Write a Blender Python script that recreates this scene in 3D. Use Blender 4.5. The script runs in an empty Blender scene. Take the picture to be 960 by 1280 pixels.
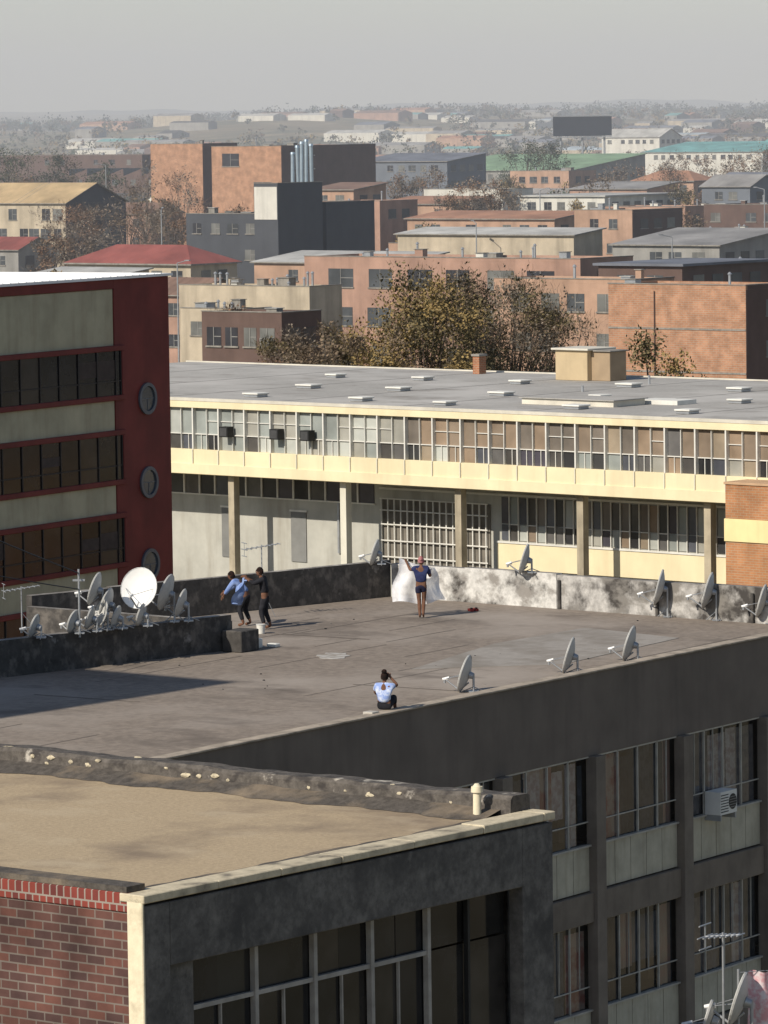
import bpy, math, random
from mathutils import Matrix, Vector
random.seed(7)
R=random.random
def U(a,b): return a+(b-a)*random.random()
C=bpy.context.scene.collection

# ---------------------------------------------------------------- materials
def _nt(name):
    m=bpy.data.materials.new(name); m.use_nodes=True
    nt=m.node_tree; b=nt.nodes['Principled BSDF']
    return m,nt,b
def lk(nt,a,b): nt.links.new(a,b)
def coords(nt,sc=(1,1,1)):
    t=nt.nodes.new('ShaderNodeTexCoord'); mp=nt.nodes.new('ShaderNodeMapping')
    mp.inputs['Scale'].default_value=sc; lk(nt,t.outputs['Object'],mp.inputs['Vector']); return mp.outputs['Vector']
def noise(nt,vec,scale,detail=6,rough=.6):
    n=nt.nodes.new('ShaderNodeTexNoise'); n.inputs['Scale'].default_value=scale
    n.inputs['Detail'].default_value=detail; n.inputs['Roughness'].default_value=rough
    lk(nt,vec,n.inputs['Vector']); return n.outputs['Fac']
def ramp(nt,fac,stops):
    r=nt.nodes.new('ShaderNodeValToRGB'); e=r.color_ramp.elements
    while len(e)<len(stops): e.new(.5)
    for i,(p,c) in enumerate(stops):
        e[i].position=p; e[i].color=(c[0],c[1],c[2],1) if not isinstance(c,(int,float)) else (c,c,c,1)
    lk(nt,fac,r.inputs['Fac']); return r.outputs['Color']
def mix(nt,fac,a,b,mode='MIX'):
    m=nt.nodes.new('ShaderNodeMix'); m.data_type='RGBA'; m.blend_type=mode
    for s,v in ((m.inputs[0],fac),(m.inputs[6],a),(m.inputs[7],b)):
        if hasattr(v,'links'): lk(nt,v,s)
        elif isinstance(v,(int,float)): s.default_value=v
        else: s.default_value=(v[0],v[1],v[2],1)
    return m.outputs[2]
def bump(nt,b,h,st,dist=.02):
    n=nt.nodes.new('ShaderNodeBump'); n.inputs['Strength'].default_value=st; n.inputs['Distance'].default_value=dist
    lk(nt,h,n.inputs['Height']); lk(nt,n.outputs['Normal'],b.inputs['Normal'])
MC={}
def paint(name,c,var=.25,scale=1.2,rough=.8,streak=0,dirt=None,bmp=.15,metal=0,spec=.3):
    """weathered plaster / paint / concrete"""
    if name in MC: return MC[name]
    m,nt,b=_nt(name); v=coords(nt)
    d=[x*(1-var) for x in c]; l=[min(1,x*(1+var*.5)) for x in c]
    n=noise(nt,v,scale); col=ramp(nt,n,[(.3,d),(.7,l)])
    if streak:
        v2=coords(nt,(1,1,.12)); s=noise(nt,v2,scale*2.2,5); f=ramp(nt,s,[(.48,0),(.72,streak)])
        col=mix(nt,f,col,dirt or [x*.35 for x in c])
    lk(nt,col,b.inputs['Base Color']); b.inputs['Roughness'].default_value=rough; b.inputs['Metallic'].default_value=metal
    b.inputs['Specular IOR Level'].default_value=spec
    if bmp: bump(nt,b,noise(nt,v,scale*9,4),bmp)
    MC[name]=m; return m
def brick(name,c1,c2,mort,w=.23,h=.085,ms=.012,bias=0,var=.4):
    if name in MC: return MC[name]
    m,nt,b=_nt(name); t=nt.nodes.new('ShaderNodeTexCoord'); s=nt.nodes.new('ShaderNodeSeparateXYZ'); lk(nt,t.outputs['Object'],s.inputs[0])
    a=nt.nodes.new('ShaderNodeMath'); lk(nt,s.outputs[0],a.inputs[0]); lk(nt,s.outputs[1],a.inputs[1])
    cb=nt.nodes.new('ShaderNodeCombineXYZ'); lk(nt,a.outputs[0],cb.inputs[0]); lk(nt,s.outputs[2],cb.inputs[1])
    k=nt.nodes.new('ShaderNodeTexBrick'); lk(nt,cb.outputs[0],k.inputs['Vector'])
    k.inputs['Scale'].default_value=1; k.inputs['Brick Width'].default_value=w; k.inputs['Row Height'].default_value=h
    k.inputs['Mortar Size'].default_value=ms; k.inputs['Bias'].default_value=bias
    k.inputs['Color1'].default_value=(*c1,1); k.inputs['Color2'].default_value=(*c2,1); k.inputs['Mortar'].default_value=(*mort,1)
    n=noise(nt,t.outputs['Object'],.8,6); f=ramp(nt,n,[(.35,1-var),(.65,1.0)])
    col=mix(nt,1.0,k.outputs['Color'],f,'MULTIPLY')
    lk(nt,col,b.inputs['Base Color']); b.inputs['Roughness'].default_value=.9; b.inputs['Specular IOR Level'].default_value=.2
    bump(nt,b,k.outputs['Fac'],-.4,.01)
    MC[name]=m; return m
def patchy(name,c,patch,lo,hi,sc,var=.3,sc2=6,rough=.9,bmp=.3,third=None):
    """base with irregular patches of another colour"""
    if name in MC: return MC[name]
    m,nt,b=_nt(name); v=coords(nt)
    col=ramp(nt,noise(nt,v,sc2,8,.7),[(.3,[x*(1-var) for x in c]),(.7,[x*(1+var) for x in c])])
    f=ramp(nt,noise(nt,v,sc,7,.62),[(lo,0),(hi,1)])
    col=mix(nt,f,col,patch)
    if third:
        f2=ramp(nt,noise(nt,coords(nt,(1.3,.7,1)),sc*2.7,5,.6),[(third[1],0),(third[2],1)]); col=mix(nt,f2,col,third[0])
    lk(nt,col,b.inputs['Base Color']); b.inputs['Roughness'].default_value=rough; b.inputs['Specular IOR Level'].default_value=.2
    bump(nt,b,noise(nt,v,sc2*3,6),bmp)
    MC[name]=m; return m
def glass(name,c,rough=.12,spec=.6,var=.5,sc=.8):
    if name in MC: return MC[name]
    m,nt,b=_nt(name); v=coords(nt)
    col=ramp(nt,noise(nt,v,sc,3),[(.35,[x*(1-var) for x in c]),(.65,[min(1,x*(1+var)) for x in c])])
    lk(nt,col,b.inputs['Base Color']); b.inputs['Roughness'].default_value=rough; b.inputs['Specular IOR Level'].default_value=spec
    MC[name]=m; return m
def cloth(name,c,c2=None,sc=6):
    if name in MC: return MC[name]
    m,nt,b=_nt(name); v=coords(nt)
    lk(nt,ramp(nt,noise(nt,v,sc,3),[(.42,c),(.58,c2 or [x*.7 for x in c])]),b.inputs['Base Color']); b.inputs['Roughness'].default_value=.95
    b.inputs['Specular IOR Level'].default_value=.1
    MC[name]=m; return m

# ---------------------------------------------------------------- mesh builder
def parent_empty(name,loc=(0,0,0),rz=0):
    e=bpy.data.objects.new(name,None); e.location=loc; e.rotation_euler=(0,0,rz); C.objects.link(e); return e
class MB:
    def __init__(s): s.v=[];s.f=[];s.mi=[];s.mats=[];s.sm=[]
    def m(s,mat):
        if mat not in s.mats: s.mats.append(mat)
        return s.mats.index(mat)
    def add(s,vs,fs,mat,smooth=False):
        o=len(s.v); s.v+=[tuple(x) for x in vs]; k=s.m(mat)
        for f in fs: s.f.append([i+o for i in f]); s.mi.append(k); s.sm.append(smooth)
    def box(s,x0,x1,y0,y1,z0,z1,mat):
        vs=[(x,y,z) for z in (z0,z1) for y in (y0,y1) for x in (x0,x1)]
        s.add(vs,[(0,2,3,1),(4,5,7,6),(0,1,5,4),(2,6,7,3),(0,4,6,2),(1,3,7,5)],mat)
    def cyl(s,p0,p1,r0,r1,mat,n=10,caps=True,smooth=True):
        p0=Vector(p0);p1=Vector(p1);d=(p1-p0)
        if d.length<1e-6: return
        d.normalize(); a=d.orthogonal().normalized(); b=d.cross(a)
        vs=[]
        for p,r in ((p0,r0),(p1,r1)):
            for i in range(n):
                t=2*math.pi*i/n; vs.append(p+a*math.cos(t)*r+b*math.sin(t)*r)
        fs=[(i,(i+1)%n,n+(i+1)%n,n+i) for i in range(n)]
        s.add(vs,fs,mat,smooth)
        if caps:
            s.add(vs[:n],[tuple(reversed(range(n)))],mat); s.add(vs[n:],[tuple(range(n))],mat)
    def prism(s,poly,z0,z1,mat,top=None):
        n=len(poly); vs=[(x,y,z0) for x,y in poly]+[(x,y,z1) for x,y in poly]
        s.add(vs,[(i,(i+1)%n,n+(i+1)%n,n+i) for i in range(n)]+[tuple(reversed(range(n)))],mat)
        s.add([(x,y,z1) for x,y in poly],[tuple(range(n))],top or mat)
    def lump(s,c,rx,ry,rz_,mat,seed=0):
        n=8;vs=[]
        for i in range(5):
            ph=math.pi*i/4
            for j in range(n):
                t=2*math.pi*j/n; k=1+.28*math.sin(3*t+seed+i*1.3)+U(-.12,.12)
                vs.append((c[0]+rx*k*math.sin(ph)*math.cos(t),c[1]+ry*k*math.sin(ph)*math.sin(t),c[2]+rz_*k*math.cos(ph)))
        s.add(vs,[(i*n+j,(i+1)*n+j,(i+1)*n+(j+1)%n,i*n+(j+1)%n) for i in range(4) for j in range(n)],mat)
    def out(s,name,parent=None,loc=(0,0,0),rz=0,bevel=0):
        me=bpy.data.meshes.new(name); me.from_pydata(s.v,[],s.f); 
        for m in s.mats: me.materials.append(m)
        me.polygons.foreach_set('material_index',s.mi); me.polygons.foreach_set('use_smooth',s.sm); me.update()
        o=bpy.data.objects.new(name,me); C.objects.link(o)
        if parent: o.parent=parent
        else: o.location=loc; o.rotation_euler=(0,0,rz)
        if bevel:
            b=o.modifiers.new('Bevel','BEVEL'); b.width=bevel; b.segments=1; b.limit_method='ANGLE'
        return o
def rz(a): return math.radians(90-a)

# ---------------------------------------------------------------- palette
M_red=paint('red_plaster',(.165,.028,.024),.3,.6,.7,.35)
M_cream=paint('cream_plaster',(.42,.385,.27),.22,.7,.8,.5,(.22,.18,.12))
M_whiteroof=paint('white_roof_sheet',(.75,.75,.75),.1,.5,.6)
M_dglass=glass('dark_glass',(.015,.016,.018))
M_white=paint('white_paint',(.68,.66,.60),.15,1.5,.6)
M_dcream=paint('cream_yellow_paint',(.76,.66,.43),.12,.5,.75,.28,(.48,.37,.22))
M_dcream2=paint('pale_cream_panel',(.68,.65,.54),.14,.8,.75,.35,(.42,.37,.28))
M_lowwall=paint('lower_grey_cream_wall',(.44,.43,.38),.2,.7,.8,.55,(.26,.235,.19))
M_conc=paint('concrete',(.26,.24,.21),.35,1.1,.9,.5)
M_metal=paint('grey_metal',(.38,.39,.40),.2,2,.45,metal=.5)
M_black=paint('black_fitting',(.02,.02,.02),.2,3,.5)

# ================================================================ BUILDING A (foreground, brick + concrete)
def build_A():
    K=(-3.29,59.77); e=parent_empty('brick_flat_roof_building',(K[0],K[1],0),rz(38.6))
    brk=brick('dark_red_brick',(.165,.072,.055),(.085,.05,.046),(.20,.165,.14),.30,.118,.011,var=.55)
    sold=brick('red_soldier_course',(.25,.055,.04),(.14,.04,.035),(.30,.26,.22),.12,.30,.012,var=.4)
    conc=patchy('stained_concrete',(.135,.126,.115),(.07,.066,.062),.40,.66,1.3,.4,9,.9,.4,((.19,.178,.16),.52,.8))
    roof=patchy('sandy_gravel_roof',(.40,.31,.20),(.19,.145,.105),.49,.68,.30,.2,16,.95,.4,((.47,.38,.26),.54,.8))
    bit=patchy('bitumen_parapet',(.10,.088,.076),(.44,.40,.34),.60,.68,2.2,.45,6,.85,.5,((.05,.044,.04),.5,.65))
    bit2=patchy('bitumen_flashing',(.085,.074,.063),(.27,.21,.145),.46,.70,.7,.45,8,.85,.5)
    cop=patchy('cream_coping',(.52,.45,.32),(.16,.14,.11),.52,.68,2.0,.25,8,.85,.3)
    crm=patchy('cream_pilaster_paint',(.68,.60,.43),(.36,.30,.21),.54,.72,1.4,.12,6,.8,.2)
    L1=8.62;L2=15.
    w=MB()
    w.box(.02,.35,0,L2,0,17.0,brk)
    w.box(-.005,.35,.0,L2,17.003,17.25,sold)
    w.box(-.03,.0199,-.262,-.0,0,17.2,crm)
    w.box(.02,.5,-.26,-.003,0,17.1,conc)
    w.box(7.92,8.62,-.26,-.003,0,17.1,conc)
    w.box(.502,7.918,-.26,-.003,16.28,17.1,conc)
    w.box(.502,1.1,-.12,.1,0,16.277,conc)
    w.box(.4,L1-.003,.0,.3,13.0,14.2,conc)
    w.box(8.3,8.6,.31,L2,0,17.0,conc)
    w.out('walls',e,bevel=.012)
    r=MB(); r.box(.352,8.297,.31,L2,16.9,17.18,roof); r.box(.0,.35,.02,L2,17.254,17.33,bit2)
    r.out('roof',e)
    c=MB(); x=-.03
    while x<8.6:
        l=min(U(1.2,2.0),8.66-x); c.box(x,x+l-.008,-.285+U(-.008,.008),.12,17.14,17.245+U(-.01,.01),cop); x+=l
    c.out('coping',e,bevel=.012)
    p=MB(); 
    def sm(y,a,s): return a*(math.sin(y*2.1+s)+.6*math.sin(y*5.3+2*s)+.4*math.sin(y*11.7+s*3))
    n=120; vs=[];fs=[]
    for i in range(n+1):
        y=.13+i*(L2-.13)/n; h=17.47+sm(y,.012,1); a=sm(y,.008,2)
        vs+=[(8.63+a,y,16.9),(8.61+a,y,h-.03),(8.56,y,h),(8.22+a,y,h+.004),(8.17+a,y,h-.05),(8.15,y,17.0)]
    for i in range(n):
        for k in range(5): fs.append((6*i+k,6*i+k+1,6*i+7+k,6*i+6+k))
    fs.append((5,4,3,2,1,0)); p.add(vs,fs,bit,False)
    p.out('back_parapet',e)
    f=MB(); 
    def strip(pts,mat,flip=False):
        vs=[q for pr in pts for q in pr]; fs=[(2*i,2*i+1,2*i+3,2*i+2) for i in range(len(pts)-1)]
        if flip: fs=[tuple(reversed(q)) for q in fs]
        f.add(vs,fs,mat)
    strip([((8.18,y,17.30+sm(y,.01,4)),(7.72+sm(y,.07,3),y,17.186)) for y in [.3+i*(L2-.3)/140 for i in range(141)]],bit2)
    strip([((x,.11,17.235),(x,.40+sm(x,.04,5),17.187)) for x in [.3+i*7.9/90 for i in range(91)]],bit2)
    strip([((.34,y,17.27),(.60+sm(y,.05,6),y,17.189)) for y in [.2+i*(L2-.3)/140 for i in range(141)]],bit2,True)
    f.out('bitumen_fillets',e)
    b=MB()
    for i in range(30):
        y=U(.6,13); top=R()<.35; s=U(.02,.05)
        b.lump((U(8.25,8.5) if top else 8.165,y,17.465 if top else U(17.3,17.43)),s*(1 if top else .5),s*U(1,2.4),s*(.4 if top else .7),cop,i)
    b.out('mortar_lumps',e)
    g=MB(); fr=paint('weathered_window_frame',(.33,.31,.28),.3,4,.6)
    gm=[glass('window_glass_a%d'%i,c,.08,.5) for i,c in enumerate([(.014,.014,.015),(.022,.021,.02),(.035,.031,.027)])]
    xs=[1.1,2.44,3.65,4.85,6.08,7.9]
    for i in range(5):
        a,bb=xs[i],xs[i+1]; mid=(a+bb)/2
        for z0,z1 in ((13.2,15.6),(15.63,16.28)):
            for (p0,p1) in ((a,mid),(mid,bb)):
                o=U(-.012,.012); g.add([(p0,.06+o,z0),(p1,.06-o,z0),(p1,.06-o,z1),(p0,.06+o,z1)],[(0,1,2,3)],random.choice(gm))
    g.out('window_glass',e)
    h=MB()
    for x in xs[1:-1]: h.box(x-.035,x+.035,-.04,.045,13.2,16.28,fr)
    for a,b_ in zip(xs[:4],xs[1:5]):
        mx=(a+b_)/2; h.box(mx-.012,mx+.012,.0,.042,13.2,15.58,fr)
        h.box(a+.036,b_-.036,-.02,.043,15.58,15.64,fr)
        h.box(a+.036,b_-.036,-.01,.043,16.22,16.279,fr)
    h.box(1.101,1.14,-.03,.044,13.2,16.27,fr); h.box(6.95,7.0,-.03,.044,13.2,16.27,M_black)
    h.out('window_frames',e)
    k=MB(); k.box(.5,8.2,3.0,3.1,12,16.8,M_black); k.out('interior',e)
    v=MB(); v.cyl((7.95,.55,17.1),(7.95,.55,17.54),.06,.055,crm,16); v.cyl((7.95,.55,17.54),(7.95,.55,17.62),.085,.08,crm,16); v.cyl((7.95,.55,17.62),(7.95,.55,17.66),.06,.03,crm,12)
    v.cyl((7.95,.55,17.1),(7.95,.55,17.22),.13,.09,bit,14)
    v.out('vent_pipe',e)
build_A()

# ================================================================ BUILDING B (middle, flat roof with dishes)
Pb=Vector((-4.24,101.38)); eb=Vector((.5511,.8344)); nb=Vector((.8344,-.5511)); AB=33.44
M_broof=patchy('bitumen_roof',(.225,.187,.152),(.32,.277,.235),.47,.70,.16,.28,4.5,.92,.3,((.125,.103,.085),.54,.74))
M_bwall=paint('brown_plaster',(.165,.135,.11),.2,.7,.85,.4,(.08,.066,.055))
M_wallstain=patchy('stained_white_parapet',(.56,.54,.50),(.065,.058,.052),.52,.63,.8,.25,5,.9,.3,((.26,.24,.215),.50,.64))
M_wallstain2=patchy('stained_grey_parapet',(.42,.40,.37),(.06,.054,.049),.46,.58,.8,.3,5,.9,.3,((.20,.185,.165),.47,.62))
M_walldark=patchy('shade_darkened_wall',(.065,.06,.055),(.40,.37,.34),.61,.72,.9,.35,4,.9,.3,((.14,.125,.11),.5,.65))  # dark base colour stands in for shade on the near wall faces
def build_B():
    O=Pb+eb*-14
    e=parent_empty('flat_roof_apartment_block',(O.x,O.y,0),rz(AB))
    L=14+28.9
    def loc(P):
        d=Vector(P)-O; return (d.dot(eb), d.dot(-nb))
    r=MB()
    poly=[(0,.25),(L,.25),loc((.19,135.46)),loc((-9.4,127.1)),loc((-3.95,122.41)),loc((-16,110.5)),(0,16)]
    r.prism(poly,12.6,13.3,M_bwall,M_broof)
    r.out('roof_slab',e)
    r=MB(); r.prism([loc((-3.97,122.45)),loc((-9.4,127.08)),loc((-20,137)),loc((-27,120)),loc((-16,110.55))],0,12.4,M_bwall,M_broof); r.out('lower_roof',e)
    lap=paint('roof_felt_lap',(.155,.13,.108),.3,3,.9)
    q=MB()
    for i in range(26):
        x=U(6,L-4);y=U(1.0,15); l=U(2,7)
        if R()<.5: q.box(x,min(x+l,L-1),y,y+.04,13.302,13.305,lap)
        else: q.box(x,x+.04,y,min(y+l*.6,15.5),13.3065,13.3095,lap)
    q.out('roof_felt_laps',e)
    pp=MB(); lightp=patchy('pale_screed_patch',(.29,.265,.235),(.22,.195,.165),.45,.6,.6,.12,4,.9,.15)
    pp.prism([loc(p) for p in ((.6,117.5),(4.4,118.2),(7.6,123.7),(5.3,126.5),(2.8,123.0))],13.3012,13.3125,lightp)
    wp=[]
    for i in range(16):
        t=2*math.pi*i/16; k=U(.7,1.15); wp.append(loc((-1.35+.42*k*math.cos(t),120.7+.75*k*math.sin(t))))
    pp.prism(wp,13.3015,13.3135,cloth('spilt_whitewash',(.42,.4,.37),(.27,.24,.205),3))
    pp.out('roof_patches',e)
    w=MB()
    w.box(0,L,0,.249,11.4,13.42,M_bwall)
    w.box(0,L,-.06,.30,13.423,13.47,paint('edge_flashing',(.38,.32,.25),.45,2,.8))
    k0=16.77+14
    cols=[k0+4.26*i for i in range(-7,4)]
    col=paint('facade_column',(.20,.165,.13),.25,1.3,.85,.3)
    for x in cols:
        if 0<x<L: w.box(x-.22,x+.22,-.2,.1,0,11.397,col)
    beam=paint('facade_beam',(.19,.155,.12),.25,1.3,.85,.3)
    for zb in (7.36,3.32):
        xx=[0]+[x for x in cols if 0<x<L]+[L]
        for a,b in zip(xx,xx[1:]): w.box(a+.222,b-.222,-.1,.1,zb,zb+.72,beam)
    w.box(L-.25,L,.25,16,0,12.6,M_bwall)
    w.out('facade',e,bevel=.01)
    pan=paint('cream_infill_panel',(.46,.42,.32),.22,1.5,.8,.4,(.22,.18,.12)); fr=paint('pale_window_frame',(.42,.39,.33),.25,3,.6)
    cur=[cloth('curtain_%d'%i,c,c2,s) for i,(c,c2,s) in enumerate([((.34,.14,.11),(.42,.32,.26),2),((.12,.13,.15),(.07,.08,.09),3),((.36,.27,.21),(.38,.24,.19),3.5),((.05,.05,.055),(.03,.03,.035),2),((.54,.48,.44),(.40,.31,.29),5),((.15,.14,.14),(.22,.19,.18),4),((.05,.055,.06),(.09,.09,.095),3)])]
    p=MB();f=MB();g=MB();c=MB()
    gl=bpy.data.materials.new('thin_window_glass'); gl.use_nodes=True; nt=gl.node_tree; nt.nodes.clear()
    o=nt.nodes.new('ShaderNodeOutputMaterial'); mx=nt.nodes.new('ShaderNodeMixShader'); t=nt.nodes.new('ShaderNodeBsdfTransparent'); gg=nt.nodes.new('ShaderNodeBsdfGlossy')
    gg.inputs['Roughness'].default_value=.06; t.inputs['Color'].default_value=(.72,.74,.75,1); mx.inputs[0].default_value=.15
    lk(nt,t.outputs[0],mx.inputs[1]); lk(nt,gg.outputs[0],mx.inputs[2]); lk(nt,mx.outputs[0],o.inputs[0])
    xx=[x for x in cols if 0<x<L+4]
    for a,b in zip(xx,xx[1:]):
        a+=.22;b=min(b-.22,L)
        if a>L-1: continue
        for zt in (11.4,7.36,3.32):
            zw=zt-2.15; zp=zw-1.13
            n=5; dx=(b-a)/n
            for i in range(n): p.box(a+i*dx+.012,a+(i+1)*dx-.012,.02,.12,zp+.0,zw-.05,pan)
            f.box(a,b,-.04,.13,zw-.047,zw+.0,fr)
            n=4; dx=(b-a)/n
            for i in range(n):
                o_=U(-.012,.012); g.add([(a+i*dx,.08+o_,zw),(a+(i+1)*dx,.08-o_,zw),(a+(i+1)*dx,.08-o_,zt),(a+i*dx,.08+o_,zt)],[(0,1,2,3)],gl)
            for i in range(1,n): f.box(a+i*dx-.022,a+i*dx+.022,.02,.066,zw+.002,zt,fr)
            for i in range(n):
                zz=zw+.55; f.box(a+i*dx+.024,a+(i+1)*dx-.024,.03,.065,zz-.014,zz+.014,fr)
                if R()<.5: f.box(a+(i+.5)*dx-.01,a+(i+.5)*dx+.01,.035,.064,zz+.016,zt,fr)
            f.box(a,b,.02,.065,zt-.04,zt-.002,fr)
            x=a
            while x<b-.1:
                wd=min(U(.5,1.4),b-x); m=random.choice(cur); k=max(3,int(wd/.06)); top=zt-U(0,.25) ; bot=zw+(0 if R()<.7 else U(.2,.8))
                vs=[]
                for i in range(k+1):
                    xi=x+wd*i/k; yo=.19+.03*math.sin(i*1.7+x); vs+=[(xi,yo,bot),(xi,yo+.01,top)]
                c.add(vs,[(2*i,2*i+2,2*i+3,2*i+1) for i in range(k)],m,True); x+=wd
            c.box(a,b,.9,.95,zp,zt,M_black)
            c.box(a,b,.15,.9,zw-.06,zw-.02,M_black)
    p.out('infill_panels',e); f.out('window_frames',e); g.out('window_glass',e); c.out('curtains',e)
    def wall(name,P,Q,h,t,mat,cap=None,seg=1.2,z0=12.6):
        P=Vector(loc(P));Q=Vector(loc(Q)); d=(Q-P); ln=d.length; d.normalize(); nn=Vector((-d.y,d.x))
        m=MB(); s=0
        while s<ln-.01:
            l=min(U(seg*.8,seg*1.4),ln-s); a=P+d*s; b=P+d*(s+l-.0005)
            hh=h+U(-.02,.02)
            m.prism([tuple(a),tuple(b),tuple(b+nn*t),tuple(a+nn*t)],z0,13.3+hh,mat,cap or mat); s+=l
        return m.out(name,e)
    cap=patchy('parapet_top',(.18,.165,.15),(.38,.35,.31),.5,.65,1.4,.25,5,.9,.3)
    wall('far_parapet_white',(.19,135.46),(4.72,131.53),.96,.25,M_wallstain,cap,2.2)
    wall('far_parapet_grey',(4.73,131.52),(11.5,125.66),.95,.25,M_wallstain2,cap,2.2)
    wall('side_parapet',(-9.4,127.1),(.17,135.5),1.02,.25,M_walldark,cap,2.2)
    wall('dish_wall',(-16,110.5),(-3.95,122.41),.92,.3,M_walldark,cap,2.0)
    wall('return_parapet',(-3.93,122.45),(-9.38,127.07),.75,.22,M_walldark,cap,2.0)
    m=MB()
    for s_ in (6.0,9.4,12.6):
        x,y=loc((.19+.755*s_,135.46-.655*s_)); m.cyl((x-.06,y-.12,13.3),(x-.06,y-.12,14.1),.05,.05,M_walldark,8)
    m.out('downpipes',e)
    b=MB(); x,y=loc((-3.6,122.0)); b.box(x-.3,x+.5,y-.1,y+.5,13.3,13.85,M_walldark); b.box(x+.6,x+.95,y+.1,y+.4,13.3,13.55,M_white); b.box(x+1.1,x+1.3,y-.2,y+.1,13.3,13.4,M_white); b.out('plinth_blocks',e,bevel=.02)
    a=MB(); x=14+22.6; a.box(x-.42,x+.42,-.45,.0,9.25,9.83,M_white); 
    for i in range(7): a.box(x-.40,x-.02,-.458,-.452,9.31+i*.07,9.335+i*.07,M_black)
    a.cyl((x+.2,-.46,9.54),(x+.2,-.452,9.54),.2,.2,M_black,20)
    for i in range(5): a.box(x+.02,x+.38,-.468,-.462,9.40+i*.065,9.408+i*.065,M_metal)
    a.box(x-.4,x-.35,-.44,.1,9.1,9.248,M_metal); a.box(x+.35,x+.4,-.44,.1,9.1,9.248,M_metal)
    a.out('wall_air_conditioner',None,(O.x,O.y,0),rz(AB))
build_B()

# ================================================================ BUILDING C (red / cream block)
def build_C():
    a=30.1; K=(-8.06,181.44); eC=(math.sin(math.radians(a)),math.cos(math.radians(a)))
    Lc=30
    O=(K[0]-eC[0]*Lc,K[1]-eC[1]*Lc)
    e=parent_empty('red_cream_office_block',(O[0],O[1],0),rz(a))
    def X(s): return Lc-s
    w=MB()
    w.box(0,X(3.78),0,13,0,20.6,M_cream)
    w.box(X(3.777),Lc,-.04,13,0,20.95,M_red)
    w.box(0,X(3.78),-.06,.2,20.603,20.95,M_red)
    lines=[(16.65,18.3),(13.5,15.15),(10.4,12.05),(7.3,8.95),(4.2,5.8)]
    for z0,z1 in lines:
        for zz in (z0-.2,z1): w.box(0,X(3.2),-.12,-.002,zz,zz+.2,M_red)
        w.box(X(3.4),X(3.2),-.12,-.042,z0,z1,M_red)
    w.out('walls',e,bevel=.02)
    r=MB(); r.box(-.2,Lc+.15,-.15,13.2,20.955,21.05,M_whiteroof)
    for i in range(0,60): r.box(-.1+i*.5,-.04+i*.5,-.1,13.1,21.052,21.08,M_whiteroof)
    r.out('white_roof',e)
    g=MB();fr=paint('dark_brown_frame',(.022,.018,.018),.3,2,.6)
    gm=[glass('bronze_glass_%d'%i,c,.2,.2,.4) for i,c in enumerate([(.010,.010,.012),(.012,.012,.014),(.018,.016,.016),(.03,.025,.023)])]
    for z0,z1 in lines:
        x=0
        while x<X(3.45):
            l=1.25; x2=min(x+l,X(3.4)); g.box(x,x2-.06,-.05,-.003,z0,z1,random.choice(gm)); g.box(x2-.058,x2-.002,-.09,-.001,z0,z1,fr)
            if R()<.2: g.box(x,x2-.06,-.058,-.052,z0+U(.55,.8),z0+U(1.0,1.4),paint('blind_brown',(.06,.045,.04),.3,3,.8))
            x=x2
        g.box(0,X(3.4),-.08,-.0581,z0+.5,z0+.55,fr)
    for zc in (16.4,13.25,10.15,7.0):
        xc=X(1.63); n=28
        r0,r1,y0,m=.47,.6,-.12,paint('window_ring',(.10,.11,.13),.2,2,.5)
        vs=[]
        for i in range(n):
            t=2*math.pi*i/n; c,s=math.cos(t),math.sin(t)
            vs+=[(xc+c*r1,-.041,zc+s*r1),(xc+c*r1,y0,zc+s*r1),(xc+c*r0,y0,zc+s*r0),(xc+c*r0,-.041,zc+s*r0)]
        fs=[]
        for i in range(n):
            j=(i+1)%n
            for k in range(3): fs.append((4*i+k,4*i+k+1,4*j+k+1,4*j+k))
        g.add(vs,fs,m)
        g.cyl((xc,-.06,zc),(xc,-.043,zc),.47,.47,glass('porthole_glass',(.05,.06,.075),.2,.4),n)
        g.box(xc-.46,xc+.46,-.075,-.062,zc-.02,zc+.02,m); g.box(xc-.02,xc+.02,-.075,-.062,zc-.46,zc-.021,m)
    g.out('windows',e)
build_C()

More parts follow.
